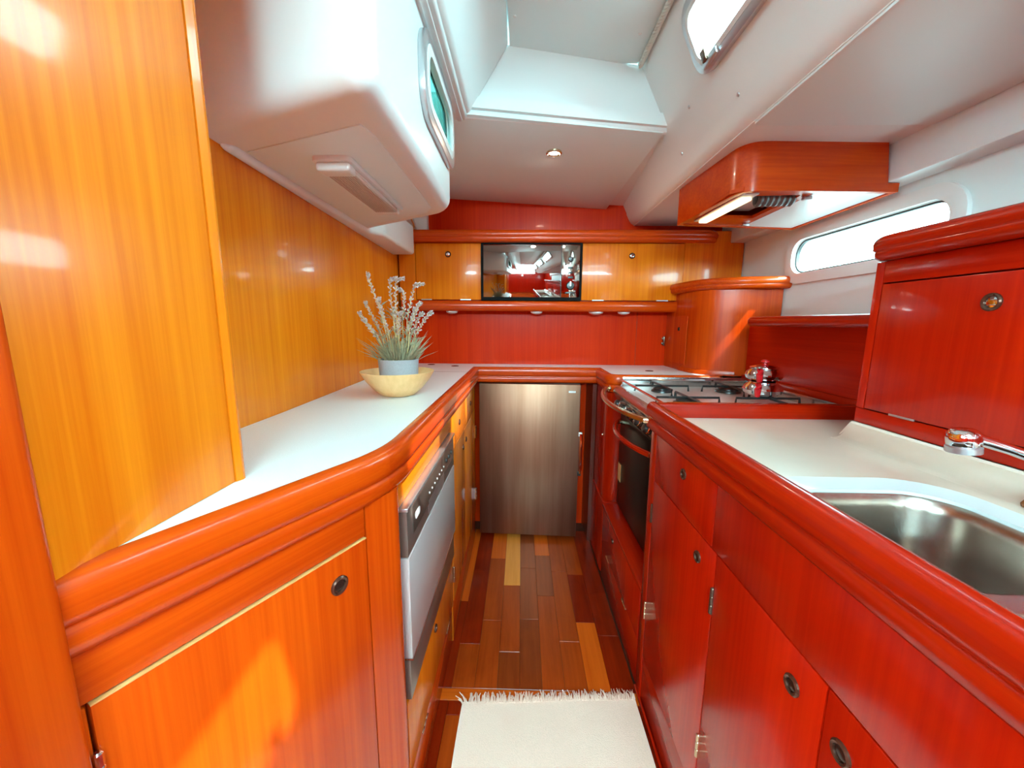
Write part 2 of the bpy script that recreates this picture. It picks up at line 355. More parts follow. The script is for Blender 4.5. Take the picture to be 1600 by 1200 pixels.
# ---- overhead: deck, hatch trunk, coachroof side, side deck lining
ce = struct('ceiling', MB().box(-0.21, 0.43, -0.55, 2.10, 1.985, 2.03), WHITE, 'white moulded overhead')
part('headliner_panel', MB().prism([(-0.60,1.22),(-0.215,1.287),(0.468,1.412),(0.418,2.06),(-0.62,2.06)], [1.757,1.752,1.748,1.683,1.75], [1.772,1.767,1.763,1.70,1.765]), VINYL, ce, bevel=0.002)
part('headliner_backing', MB().prism([(-0.64,1.20),(-0.20,1.279),(0.50,1.40),(0.50,2.06),(-0.64,2.06)], [1.773,1.768,1.762,1.70,1.766], [1.80,1.80,1.80,1.80,1.80]), WHITE, ce)
mb = MB(); ring0 = []; ring1 = []
for k in range(9):                                   # riser with rounded lower lip
    t = k/8
    if k < 5: a = R(90*k/4); off = 0.018*(1-math.sin(a)); z = 1.748+0.018*(1-math.cos(a)); 
    else: off = 0.0; z = 1.766+(1.952-1.766)*(k-4)/4
    s_ = max(0, (z-1.766)/0.186)
    ring0.append(Vector((-0.215+0.165*s_, 1.292+0.020*s_+off, z))); ring1.append(Vector((0.49-0.085*s_, 1.408+0.012*s_+off, z)))
vs_ = ring0+ring1; n_ = len(ring0)
mb.add(vs_, [(i,i+1,n_+i+1,n_+i) for i in range(n_-1)]); bk = [v+Vector((0,0.03,0)) for v in vs_]
mb.add(bk, [(n_+i,n_+i+1,i+1,i) for i in range(n_-1)])
part('hatch_riser', mb, WHITE, ce)
part('trunk_side', MB().add([(-0.168,-0.55,1.752),(-0.168,1.30,1.752),(-0.045,1.315,1.955),(-0.045,-0.55,1.955),(-0.21,-0.55,1.752),(-0.21,1.30,1.752),(-0.21,1.30,1.99),(-0.21,-0.55,1.99)],
     [(0,1,2,3),(4,7,6,5),(0,4,5,1),(1,5,6,2),(3,2,6,7),(0,3,7,4)]), WHITE, ce, bevel=0.012, seg=4)
part('edge_moulding', MB().box(-0.226, -0.176, -0.55, 1.302, 1.738, 1.756), WHITE, ce, bevel=0.006, seg=3)
part('edge_moulding', MB().box(-0.206, -0.190, -0.55, 1.300, 1.733, 1.742), WHITE, ce, bevel=0.003, seg=2)
part('near_deck_lining', MB().box(-0.64, -0.20, 0.121, 0.76, 1.795, 1.83), WHITE, ce)
part('trunk_corner', MB().box(0.3855, 0.440, -0.55, 2.06, 1.9495, 1.9845), WHITE, ce, smooth=False)
hp = part('hatch_panel', MB().plate((0,0,1.950), XA, YA, rrect(-0.046,0.384,-0.05,1.400,0.022,5), [], 0.008), VINYL, ce, bevel=0.0015)
for (x, y) in ((-0.028,1.20),(0.335,1.27),(-0.028,0.55),(0.335,0.55)):
    part('screw_cap', MB().lathe([(0.005,0),(0.0045,-0.0015),(0.002,-0.0025)], (x,y,1.950), (0,0,1), 12), WPLAST, hp)
# coachroof side, leaning, with two opening ports
SU = Vector((0.55-0.385, 0, 1.60-1.95)); SL = SU.length; SU = SU.normalized(); SO = Vector((0.385, 0, 1.95))
ports = [(0.715, 1.135), (0.190, 0.590), (-0.470, -0.070)]  # middle port is out of view, added to carry a sun patch
cr = part('coachroof_side', MB().plate(SO, YA, SU, [(-0.55,0.0),(2.06,0.0),(2.06,0.325),(-0.55,0.325)], [rrect(a+0.014,b-0.014,0.062,0.205,0.04,6) for a, b in ports], -0.025), WHITE, ce)
cov = []
for (x, z) in ((0.520,1.659),(0.5285,1.642),(0.536,1.628),(0.546,1.615),(0.558,1.608),(0.575,1.605)): cov.append((x,z))
mb = MB(); n_ = len(cov)
mb.add([(x,-0.55,z) for x,z in cov]+[(x,2.06,z) for x,z in cov]+[(x+0.012,-0.55,z+0.02) for x,z in cov]+[(x+0.012,2.06,z+0.02) for x,z in cov],
       [(i,i+1,n_+i+1,n_+i) for i in range(n_-1)]+[(2*n_+i,3*n_+i,3*n_+i+1,2*n_+i+1) for i in range(n_-1)])
part('coved_edge', mb, WHITE, ce)
part('side_deck', MB().box(0.56, 1.10, -0.55, 2.06, 1.605, 1.64), WHITE, ce)
part('side_panel', MB().plate((0,0,1.6055), YA, XA, rrect(-0.5,1.045,0.562,0.995,0.012,4), [], 0.006), VINYL, ce, bevel=0.0015)
part('deck_beam', MB().prism([(0.998,-0.55),(1.0,2.05),(1.068,2.05),(1.068,-0.55)], 1.505, 1.606), VINYL, ce, bevel=0.004)
for (x_, y_) in ((0.228,1.246),(0.312,1.041),(0.312,1.37)):
    c_ = SO+YA*y_+SU*x_
    part('screw_cap', MB().lathe([(0.0055,0),(0.005,0.002),(0.002,0.0032)], c_, (-0.9,0,-0.42), 12), ALU, cr)
nS = Vector((-0.9045,0,-0.4264))
for i, (a, b) in enumerate(ports):
    w = struct('window_%d' % (3+i), MB().plate(SO+nS*0.0005, YA, SU, rrect(a,b,0.050,0.220,0.052,8), [rrect(a+0.020,b-0.020,0.072,0.196,0.036,7)], 0.016), ALU,
               ['small opening port with satin metal frame in the coachroof side', 'second port of the coachroof side, unseen, added to let sun onto the left fronts', 'third opening port of the coachroof side, behind the camera'][i], bevel=0.004, seg=3)
    part('sash', MB().plate(SO+nS*0.010, YA, SU, rrect(a+0.016,b-0.016,0.067,0.201,0.040,7), [rrect(a+0.027,b-0.027,0.079,0.189,0.031,7)], 0.008), WPLAST, w, bevel=0.002)
    part('pane', MB().plate(SO-nS*0.008, YA, SU, rrect(a+0.022,b-0.022,0.074,0.194,0.034,7), [], 0.004), GLASS, w)
    for yy in (b-0.075, a+0.09):
        hd = part('latch', MB().obox(SO+YA*yy+SU*0.203+nS*0.016, YA, SU, nS, (-0.034,0.034), (-0.008,0.008), (0,0.009)), ALU, w, bevel=0.003)
        part('latch_lever', MB().obox(SO+YA*(yy+0.01)+SU*0.190+nS*0.024, YA, SU, nS, (-0.010,0.010), (-0.016,0.010), (0,0.006)), DARKMETAL, hd, bevel=0.002)
# rope along the hatch edge
pth = []
for k in range(40):
    t = k/39; pth.append((0.397+0.0, 1.405-1.25*t, 1.945))
rp = thing('rope', 'braided white cord running along the overhead hatch edge', 'rope', (0.3745, 1.395, 1.941))
for s_ in range(3):
    p2 = []
    for k in range(240):
        t = k/239; a = t*150+s_*2.094; p2.append((0.3745+0.0042*math.cos(a), 1.395-0.9*t, 1.941+0.0042*math.sin(a)))
    part('strand', MB().tube(p2, 0.0052, 6), ROPEM, rp)

# ---- moulded cockpit well on the left, with its port and strip light
def bulge():
    plan = [(-0.605,0.735),(-0.213,0.572),(-0.213,1.235),(-0.56,1.46),(-0.60,1.46)]
    mb = MB().prism(plan, 1.447, 1.78)
    bm = bmesh.new(); vv = [bm.verts.new(v) for v in mb.v]
    for f in mb.f: bm.faces.new([vv[i] for i in f])
    bmesh.ops.recalc_face_normals(bm, faces=bm.faces); bm.edges.ensure_lookup_table()
    vert = [e for e in bm.edges if abs(e.verts[0].co.z-e.verts[1].co.z) > 0.1 and e.verts[0].co.x > -0.5]
    bmesh.ops.bevel(bm, geom=vert, offset=0.055, segments=8, affect='EDGES', clamp_overlap=True, profile=0.5)
    bot = [e for e in bm.edges if e.verts[0].co.z < 1.46 and e.verts[1].co.z < 1.46 and not (e.verts[0].co.x < -0.59 and e.verts[1].co.x < -0.59)]
    bmesh.ops.bevel(bm, geom=bot, offset=0.048, segments=7, affect='EDGES', clamp_overlap=True, profile=0.5)
    top = [f for f in bm.faces if f.calc_center_median().z > 1.775]; bmesh.ops.delete(bm, geom=top, context='FACES')
    me = bpy.data.meshes.new('b'); bm.to_mesh(me); bm.free()
    o = bpy.data.objects.new('b', me); COL.objects.link(o)
    sm = o.modifiers.new('s', 'SOLIDIFY'); sm.thickness = 0.012; sm.offset = -1
    cm = bpy.data.meshes.new('c'); c2 = MB().plate((-0.26,0,0), YA, ZA, rrect(0.885,1.185,1.572,1.698,0.045,8), [], 0.10)
    bmc = bmesh.new(); vv = [bmc.verts.new(v) for v in c2.v]
    for f in c2.f: bmc.faces.new([vv[i] for i in f])
    bmesh.ops.recalc_face_normals(bmc, faces=bmc.faces); bmc.to_mesh(cm); bmc.free()
    co = bpy.data.objects.new('c', cm); COL.objects.link(co)
    bo = o.modifiers.new('d', 'BOOLEAN'); bo.object = co; bo.operation = 'DIFFERENCE'; bo.solver = 'EXACT'
    dg = bpy.context.evaluated_depsgraph_get(); res = bpy.data.meshes.new_from_object(o.evaluated_get(dg))
    bpy.data.objects.remove(o); bpy.data.objects.remove(co)
    res.polygons.foreach_set('use_smooth', [True]*len(res.polygons)); res.set_sharp_from_angle(angle=R(32))
    return res
me = bulge(); me.materials.clear(); me.materials.append(WHITE)
bo = bpy.data.objects.new('ceiling_cockpit_moulding', me); COL.objects.link(bo); bo['kind'] = 'structure'; LOC[bo] = Vector((0,0,0))
bo['label'] = 'large rounded white moulding overhead on the left'
part('access_panel', MB().prism([(-0.275,0.700),(-0.265,0.74),(-0.265,1.17),(-0.290,1.222),(-0.545,1.385),(-0.545,0.805)], 1.4445, 1.4475), VINYL, bo, bevel=0.001)
part('hull_strip', MB().prism([(-0.575,0.765),(-0.548,0.775),(-0.552,1.46),(-0.515,1.50),(-0.515,1.90),(-0.63,1.90)], [1.436]*6, [1.475,1.475,1.475,1.57,1.57,1.57]), WHITE, bo, bevel=0.018, seg=4)
w2 = struct('window_2', MB().plate((-0.213,0,0), YA, ZA, rrect(0.855,1.208,1.545,1.722,0.062,8), [rrect(0.888,1.182,1.575,1.695,0.043,8)], 0.013), ALU, 'small port with silver frame in the side of the white moulding', bevel=0.004, seg=3)
part('sash', MB().plate((-0.2085,0,0), YA, ZA, rrect(0.880,1.190,1.568,1.702,0.048,8), [rrect(0.900,1.170,1.587,1.683,0.034,8)], 0.010), WPLAST, w2, bevel=0.002)
part('pane', MB().plate((-0.222,0,0), YA, ZA, rrect(0.886,1.184,1.573,1.697,0.044,8), [], 0.004), GLASS_T, w2)

# ---- saloon behind the camera (seen only in reflections)
sw = struct('wall_saloon_front', MB().plate((0,-3.60,0), XA, ZA, [(-1.72,0),(1.72,0),(1.72,2.2),(-1.72,2.2)], [rrect(-1.30,0.90,1.86,2.10,0.04,4)], 0.03), WV, 'cherry bulkhead of the saloon behind the camera')
struct('wall_saloon_left', MB().plate((-1.72,0,0), YA, ZA, [(-3.62,0),(0.12,0),(0.12,2.2),(-3.62,2.2)], [rrect(-1.90,-0.60,1.39,1.85,0.06,4)], 0.03), WV, 'cherry side wall of the saloon with an added long window')
struct('wall_saloon_right', MB().plate((1.69,0,0), YA, ZA, [(-3.62,0),(-0.54,0),(-0.54,2.2),(-3.62,2.2)], [rrect(-1.90,-0.65,1.39,1.85,0.06,4)], 0.03), WV, 'cherry side wall of the saloon opposite')
struct('wall_saloon_partition_left', MB().box(-1.72, -0.575, 0.08, 0.11, 0, 1.79), WV, 'cherry bulkhead left of the galley entrance')
struct('wall_saloon_partition_right', MB().box(1.06, 1.72, -0.57, -0.54, 0, 2.2), WV, 'cherry bulkhead right of the galley entrance')
struct('wall_saloon_header', MB().box(0.435, 1.06, -0.57, -0.552, 1.645, 2.2).box(-1.72, -0.215, -0.57, -0.552, 1.835, 2.2), WHITE, 'white header above the galley entrance')
struct('ceiling_saloon', MB().plate((0,0,2.11), XA, YA, [(-1.72,-3.62),(1.72,-3.62),(1.72,-0.54),(-1.72,-0.54)], [rrect(-0.4,0.5,-1.45,-0.65,0.05,4)], 0.03), WHITE, 'white saloon ceiling with an added companionway opening')
struct('ceiling_passage', MB().box(-1.72, -0.2105, -0.55, 0.12, 1.795, 1.83), WHITE, 'white ceiling beside the galley entrance')
sl = thing('wall_lamp', 'small white shaded lamp on the bulkhead behind the camera, mirrored in the microwave', 'lamp', (0.02, -3.56, 1.55))
part('bracket', MB().tube([(0.02,-3.568,1.56),(0.02,-3.52,1.55),(0.02,-3.50,1.59)], 0.008, 8), BRASS, sl)
part('shade', MB().lathe([(0.075,1.585),(0.045,1.72)], (0.02,-3.49,0), (0,0,1), 20, capped=False), WPLAST, sl)

# ================================================================== PORT SIDE AND AFT WORKTOP
# rail profile: (offset towards the aisle, height above worktop)
RAIL = [(0.0,-0.016),(0.0,0.0),(0.004,0.0022),(0.014,0.0026),(0.0225,0.0010),(0.0275,-0.0028),(0.0305,-0.009),(0.0315,-0.018),(0.0312,-0.032),(0.0295,-0.0395),(0.0255,-0.0425),(0.0255,-0.0445),
        (0.0280,-0.0470),(0.0288,-0.056),(0.0280,-0.066),(0.0245,-0.073),(0.018,-0.076),(0.0,-0.076)]
inner = fillet([(-0.412,0.286),(-0.240,0.633),(-0.240,1.906)], 0.075, 7)
inner2 = [(0.397,1.906)]+fillet([(0.397,1.90),(0.397,1.652),(0.84,1.652)], 0.03, 6)[1:]
wt = thing('worktop', 'white speckled laminate worktop running around the left side and the far end', 'worktop', (-0.45, 1.1, 0.82))
part('slab', MB().prism(inner+inner2+[(0.84,1.70),(0.760,1.78),(0.755,2.049),(-0.617,2.049),(-0.575,0.89),(-0.571,0.51),(-0.389,0.51),(-0.389,0.30)], 0.882, 0.900), LAMI, wt, smooth=False)
er = part('edge_rail', MB().sweep(RAIL, inner+inner2, 0.900), MY, wt, 'rounded mahogany edge rail', ang=50)
er.data.materials.append(MA); er.data.materials.append(MX); P_ = inner+inner2
for p in er.data.polygons:
    k = p.index//len(RAIL)
    if k < len(P_)-1:
        d_ = Vector((P_[k+1][0]-P_[k][0], P_[k+1][1]-P_[k][1])); t_ = abs(d_.x)/max(d_.length,1e-6)
        p.material_index = 2 if t_ > 0.8 else (1 if t_ > 0.25 and k < 12 else 0)
for (x, y, r) in ((-0.335,1.93,0.019),(-0.47,1.99,0.019),(0.60,1.80,0.019)):
    part('finger_ring', MB().lathe([(r,0),(r*0.95,0.0016),(r*0.7,0.0016),(r*0.62,0.0004)], (x,y,0.900), (0,0,1), 20), DARKMETAL, wt)
part('lid_seam', MB().box(-0.60, -0.2405, 1.700, 1.7020, 0.8995, 0.9003), DARKMETAL, wt, smooth=False)

# ---- angled near cabinet
P0 = Vector((-0.385,0.274,0)); D = Vector((0.443,0.896,0)).normalized(); N = Vector((D.y,-D.x,0))
def fa(a, c, z): return P0+D*a+N*c+ZA*z
ac = thing('base_cabinet', 'angled cherry base cabinet with round lock, below the near end of the white counter', 'cabinet', (-0.40, 0.45, 0))
part('carcass', MB().prism([tuple(fa(-0.01,-0.026,0))[:2], tuple(fa(0.345,-0.026,0))[:2], (-0.262,0.64), (-0.56,0.64), (-0.56,0.29)], 0.0, 0.826), MV, ac, smooth=False)
part('fascia', MB().obox(P0, D, ZA, N, (0.000,0.326), (0.7745,0.826), (-0.026,-0.010)), MA, ac, bevel=BV)
d = part('door', MB().obox(P0, D, ZA, N, (0.012,0.326), (0.10,0.7715), (-0.026,-0.009)), MV, ac, bevel=BV)
part('edge_banding', MB().obox(P0, D, ZA, N, (0.012,0.326), (0.7705,0.7720), (-0.024,-0.0084)), wood('pale_edge_band', (0.62,0.27,0.08), (0.75,0.38,0.14), 'y'), d, smooth=False)
lock(d, fa(0.272,-0.009,0.722), N, 0.0145)
part('kick_board', MB().obox(P0, D, ZA, N, (0.000,0.326), (0.0,0.097), (-0.026,-0.012)), MV, ac, bevel=BV)
part('hinge_stile', MB().obox(P0, D, ZA, N, (-0.012,0.0095), (0.10,0.7715), (-0.026,-0.010)), MV, ac, bevel=BV)
hinge(ac, fa(0.0105,-0.007,0.700), ZA, N, 0.05, 0.0042, CHROME)
# corner stile follows the bend of the worktop
cs = fillet([tuple(fa(0.3285,-0.010,0))[:2], tuple(fa(0.402,-0.010,0))[:2], (-0.229,0.672)], 0.03, 5)
part('corner_stile', MB().prism(cs+[(-0.262,0.672),(-0.262,0.63),tuple(fa(0.3285,-0.026,0))[:2]], 0.0, 0.826), MV, ac)

# ---- dishwasher and its housing
FX = -0.229
dc = thing('dishwasher_cabinet', 'cherry housing around the built-in dishwasher with flap below it', 'cabinet', (-0.35, 0.94, 0))
part('fascia', MB().box(FX-0.018, FX, 0.674, 1.216, 0.768, 0.826), HY, dc, bevel=BV)
part('side_panel', MB().box(-0.56, FX-0.002, 1.202, 1.216, 0.0, 0.766), HV, dc, smooth=False)
part('side_panel', MB().box(-0.56, FX-0.002, 0.674, 0.680, 0.0, 0.766), HV, dc, smooth=False)
fp = part('flap', MB().box(FX-0.018, FX, 0.683, 1.200, 0.142, 0.328), HV, dc, bevel=BV)
lock(fp, (FX, 0.935, 0.285), XA, 0.011)
for y in (0.80, 1.10): hinge(fp, (FX, y, 0.140), YA, XA, 0.05, 0.003, BRASS)
part('kick_board', MB().box(FX-0.018, FX-0.003, 0.683, 1.200, 0.0, 0.139), MY, dc, bevel=BV)
dw = thing('dishwasher', 'compact silver dishwasher with dark control strip under the white counter', 'dishwasher', (-0.40, 0.94, 0.33))
DX = -0.219; y0, y1 = 0.686, 1.196
part('body', MB().box(-0.58, DX-0.022, y0+0.002, y1-0.002, 0.335, 0.762), BLACK, dw, smooth=False)
part('top_trim', MB().box(DX-0.024, DX+0.006, y0-0.006, y1+0.003, 0.758, 0.7655), ALU, dw, bevel=0.0012)
cp = part('control_panel', MB().box(DX-0.022, DX+0.002, y0, y1, 0.660, 0.7575), DW_KICK, dw, bevel=0.002)
part('control_glass', MB().box(DX, DX+0.0034, y0+0.035, y1-0.012, 0.690, 0.752), DW_DARK, cp, bevel=0.001, seg=1)
part('badge', MB().plate((DX+0.0034,0,0), YA, ZA, rrect(y0+0.052,y0+0.088,0.712,0.728,0.007,5), [], 0.0006), PRINT, cp)
part('handle_recess', MB().box(DX+0.0015, DX+0.0036, y0+0.165, y0+0.345, 0.6655, 0.700), ALU, cp, bevel=0.001, seg=1)
for k in range(7):
    part('indicator', MB().lathe([(0.0028,0),(0.0024,0.0012),(0.001,0.0015)], (DX+0.0034, y0+0.175+k*0.028, 0.7155), XA, 8), PRINT, cp)
for k in range(3):
    part('button', MB().lathe([(0.0068,0),(0.0064,0.0022),(0.003,0.003)], (DX+0.0034, y0+0.385+k*0.037, 0.718), XA, 14), BLACK, cp)
part('door', MB().box(DX-0.022, DX+0.003, y0, y1, 0.434, 0.6575), DW_SILVER, dw, bevel=0.002)
part('door_edge', MB().box(DX-0.020, DX+0.004, y0, y1, 0.430, 0.4335), CHROME, dw, smooth=False)
part('kick_plate', MB().box(DX-0.022, DX-0.002, y0, y1, 0.336, 0.429), DW_KICK, dw, bevel=0.0015)

# ---- drawers and doors between the dishwasher and the refrigerator
dr = thing('base_cabinet', 'narrow cherry base cabinet with drawer and two doors left of the refrigerator', 'cabinet', (-0.35, 1.54, 0))
part('carcass', MB().box(-0.57, FX-0.020, 1.219, 1.895, 0.0, 0.822), HV, dr, smooth=False)
d = part('drawer', MB().box(FX-0.018, FX, 1.221, 1.552, 0.692, 0.824), HV, dr, bevel=BV); lock(d, (FX,1.385,0.752), XA, 0.011)
d = part('drawer', MB().box(FX-0.018, FX, 1.5545, 1.868, 0.692, 0.824), HV, dr, bevel=BV); lock(d, (FX,1.70,0.757), XA, 0.011)
d = part('door', MB().box(FX-0.018, FX, 1.221, 1.510, 0.142, 0.6895), HV, dr, bevel=BV); lock(d, (FX,1.475,0.625), XA, 0.011)
for z in (0.58, 0.245): hinge(d, (FX,1.2205,z), ZA, XA, 0.06, 0.0045, BRASS)
d = part('door', MB().box(FX-0.018, FX, 1.5125, 1.868, 0.142, 0.6895), HV, dr, bevel=BV); lock(d, (FX,1.550,0.635), XA, 0.011)
for z in (0.575, 0.245): hinge(d, (FX+0.002,1.868,z), ZA, XA, 0.065, 0.005, CHROME)
part('kick_board', MB().box(FX-0.018, FX-0.003, 1.221, 1.868, 0.0, 0.139), MY, dr, bevel=BV)

# ---- refrigerator in its dark niche
fr = thing('refrigerator', 'brushed steel undercounter refrigerator with slim handle on its right edge', 'refrigerator', (0.04, 2.0, 0.0))
part('body', MB().box(-0.205, 0.300, 1.925, 2.045, 0.012, 0.812), BLACK, fr, bevel=0.003)
part('gasket', MB().box(-0.200, 0.295, 1.905, 1.926, 0.024, 0.815), RUBBER, fr)
e0 = Vector((-0.207,1.872,0)); eu = Vector((0.292+0.207, 1.852-1.872, 0)); el = eu.length; eu.normalize(); en = Vector((eu.y,-eu.x,0))
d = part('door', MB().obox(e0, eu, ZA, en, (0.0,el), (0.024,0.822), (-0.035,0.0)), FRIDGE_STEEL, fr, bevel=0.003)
part('door_edge', MB().obox(e0, eu, ZA, en, (-0.003,el+0.001), (0.020,0.8235), (-0.052,-0.036)), BLACK, d)
part('badge', MB().obox(e0, eu, ZA, en, (el-0.058,el-0.024), (0.782,0.792), (0.0,0.001)), PRINT, d, bevel=0.0004, seg=1)
hb = e0+eu*(el+0.008)
h_ = part('handle', MB().tube([hb+en*0.006+ZA*0.372, hb+en*0.010+ZA*0.40, hb+en*0.012+ZA*0.47, hb+en*0.010+ZA*0.55, hb+en*0.006+ZA*0.578], [0.006,0.008,0.0075,0.008,0.007], 10), CHROME, d)
part('handle_mount', MB().obox(hb, eu, ZA, en, (-0.012,0.006), (0.565,0.585), (-0.006,0.010)), WPLAST, h_, bevel=0.002)
part('handle_mount', MB().obox(hb, eu, ZA, en, (-0.012,0.006), (0.360,0.380), (-0.006,0.010)), BLACK, h_, bevel=0.002)
part('foot', MB().lathe([(0.012,0),(0.012,0.014)], (-0.17,1.95,0), (0,0,1), 12), RUBBER, fr)
part('foot', MB().lathe([(0.012,0),(0.012,0.014)], (0.26,1.95,0), (0,0,1), 12), RUBBER, fr)
struct('wall_niche', MB().box(0.352, 0.372, 1.86, 2.05, 0.0, 0.824), plain('shaded_niche_face', (0.09,0.012,0.006), 0.3), 'inside face of the refrigerator niche, coloured dark for the shaded gap')  # shade of the gap beside the refrigerator put into this dark colour

# ---- block between refrigerator and cooker
rb = thing('base_cabinet', 'red-brown rounded corner cabinet between the refrigerator and the cooker', 'cabinet', (0.55, 1.75, 0))
pts = [(0.374,1.858)]+fillet([(0.374,1.83),(0.374,1.618),(0.80,1.618)], 0.07, 8)+[(0.80,1.858)]
part('carcass', MB().prism(pts, 0.338, 0.824), TZ, rb)
part('base_block', MB().prism([(0.368,1.858)]+fillet([(0.368,1.83),(0.368,1.606),(0.80,1.606)], 0.02, 5)+[(0.80,1.858)], 0.0, 0.337), TZ, rb, bevel=0.001, seg=1)
part('catch_pin', MB().lathe([(0.004,0),(0.0035,0.004),(0.001,0.005)], (0.374,1.70,0.62), (-1,0,0), 10), BRASS, rb)

# ---- flap locker under the cooker
uc = thing('base_cabinet', 'low red-brown locker with a bottom-hinged flap underneath the cooker', 'cabinet', (0.55, 1.33, 0))
part('carcass', MB().box(0.385, 0.90, 1.046, 1.604, 0.0, 0.320), TZ, uc, smooth=False)
part('top_board', MB().box(0.366, 0.90, 1.046, 1.604, 0.3205, 0.334), TY, uc, bevel=0.002)
fp = part('flap', MB().box(0.367, 0.384, 1.060, 1.590, 0.152, 0.318), WV, uc, bevel=BV); lock(fp, (0.367,1.40,0.275), (-1,0,0), 0.010)
for y in (1.47, 1.215): hinge(fp, (0.367,y,0.150), YA, (-1,0,0), 0.055, 0.003, BRASS)
part('kick_board', MB().box(0.369, 0.384, 1.060, 1.590, 0.0, 0.149), TY, uc, bevel=BV)

# ================================================================== SINK SIDE
SX = 0.366
kc = thing('base_cabinet', 'long red-brown base cabinet with drawer and doors under the sink', 'cabinet', (0.55, 0.4, 0))
part('carcass', MB().box(SX+0.018, 0.95, -0.30, 1.040, 0.0, 0.690), TZ, kc, smooth=False)
part('end_panel', MB().box(SX+0.004, 0.95, 1.0405, 1.0445, 0.0, 0.826), TZ, kc, smooth=False)
part('stile', MB().box(SX-0.001, SX+0.017, 1.004, 1.044, 0.0, 0.824), TZ, kc, bevel=0.002)
nr = (-1,0,0)
d = part('drawer', MB().box(SX, SX+0.017, 0.684, 1.002, 0.6975, 0.824), WV, kc, bevel=BV); lock(d, (SX,0.826,0.786), nr, 0.0125)
part('fixed_panel', MB().box(SX, SX+0.017, -0.28, 0.6815, 0.6975, 0.824), WV, kc, bevel=BV)
d = part('door', MB().box(SX, SX+0.017, 0.664, 1.002, 0.152, 0.695), WV, kc, bevel=BV); lock(d, (SX,0.731,0.647), nr, 0.0125)
for z in (0.60, 0.30): hinge(d, (SX,1.003,z), ZA, nr, 0.055, 0.004, DARKMETAL if z > 0.5 else BRASS)
d = part('door', MB().box(SX, SX+0.017, 0.402, 0.6615, 0.152, 0.695), WV, kc, bevel=BV); lock(d, (SX,0.452,0.643), nr, 0.0135)
for z in (0.600, 0.275): hinge(d, (SX,0.663,z), ZA, nr, 0.055, 0.0042, DARKMETAL if z > 0.5 else BRASS)
d = part('door', MB().box(SX, SX+0.017, 0.06, 0.3995, 0.152, 0.695), WV, kc, bevel=BV); lock(d, (SX,0.372,0.640), nr, 0.0135)
d = part('door', MB().box(SX, SX+0.017, -0.28, 0.0575, 0.152, 0.695), WV, kc, bevel=BV)
part('kick_board', MB().box(SX+0.002, SX+0.017, -0.28, 1.002, 0.0, 0.1495), TY, kc, bevel=BV)
part('floor_bead', MB().box(SX-0.006, SX+0.002, -0.28, 1.044, 0.0, 0.012), TY, kc, bevel=0.003)

# ---- cream worktop with the sink opening
st = thing('sink_worktop', 'cream solid-surface worktop around the sink, framed by mahogany rails', 'worktop', (0.56, 0.4, 0.80))
holeA = rrect(0.425,0.660,0.362,0.598,0.062,8); holeB = rrect(0.425,0.660,0.08,0.338,0.062,8)
rimo = rrect(0.392,0.690,0.045,0.634,0.085,10)
part('slab', MB().plate((0,0,0.852), XA, YA, [(0.380,-0.30),(0.716,-0.30),(0.716,0.876),(0.928,0.876),(0.928,1.044),(0.380,1.044)], [rimo], 0.010), SOLID, st, smooth=False)
part('rim', MB().loft([[(x,y,0.862) for x,y in rimo],[(x*0.985+0.5425*0.015,y*0.99+0.34*0.01,0.8605) for x,y in rimo],[(x,y,0.8545) for x,y in rrect(0.4215,0.6635,0.0765,0.6015,0.0655,10)],[(x,y,0.846) for x,y in rrect(0.4215,0.6635,0.0765,0.6015,0.0655,10)]]), plain('grey_white_rim', (0.58,0.59,0.59), 0.2, coat=0.3), st)
cv = [(0.716,0.862)]+[(0.716+0.036*math.sin(R(a)), 0.862+0.036*(1-math.cos(R(a)))) for a in range(15,91,15)]+[(0.757,0.902),(0.758,0.852),(0.716,0.852)]
mb = MB(); n_ = len(cv); mb.loft([[(x,-0.30,z) for x,z in cv],[(x,0.872,z) for x,z in cv],[(0.742+(x-0.716)*0.4,0.888,0.862+(z-0.862)*0.55) for x,z in cv],[(0.757,0.902,0.862+(z-0.862)*0.02) for x,z in cv]], True, True)
part('upstand', mb, SOLID, st)
RAIL2 = [(0.0,-0.046),(0.0,-0.002),(0.003,0.0015),(0.010,0.003),(0.018,0.002),(0.025,-0.004),(0.0285,-0.014),(0.0285,-0.030),(0.026,-0.037),(0.021,-0.040),(0.021,-0.042),(0.025,-0.045),(0.0265,-0.055),(0.025,-0.068),(0.020,-0.074),(0.0,-0.076)]
part('edge_rail', MB().sweep(RAIL2, [(0.384,1.070),(0.384,-0.30)], 0.899), TY, st, 'rounded mahogany edge rail', ang=50)
part('cross_rail', MB().box(0.362, 0.929, 1.046, 1.074, 0.826, 0.9005), TX, st, bevel=0.005, seg=3)

# ---- stainless double sink
sk = thing('sink', 'stainless steel double-bowl sink set into the cream worktop', 'sink', (0.54, 0.34, 0.70))
def bowl(loop_args, zt, zb, name):
    x0,x1,yA,yB,r = loop_args; rings = []
    for dx, z in ((0.0,zt),(0.003,zt-0.004),(0.006,zt-0.02),(0.014,zb+0.045),(0.022,zb+0.018),(0.038,zb+0.004),(0.06,zb)):
        rings.append([(x,y,z) for x,y in rrect(x0+dx,x1-dx,yA+dx,yB-dx,max(0.02,r-dx*0.3),8)])
    o = part(name, MB().loft(rings, cap1=True), plain('dull_sink_steel', (0.44,0.36,0.31), 0.26, metal=1.0, var=0.15, bscale=25), sk, ang=70)
    cx, cy = (x0+x1)/2, (yA+yB)/2
    part('drain', MB().lathe([(0.032,0.0),(0.030,0.0025),(0.022,0.002),(0.018,0.0005)], (cx,cy,zb), (0,0,1), 20), CHROME, o)
bowl((0.425,0.660,0.362,0.598,0.062), 0.850, 0.690, 'bowl')
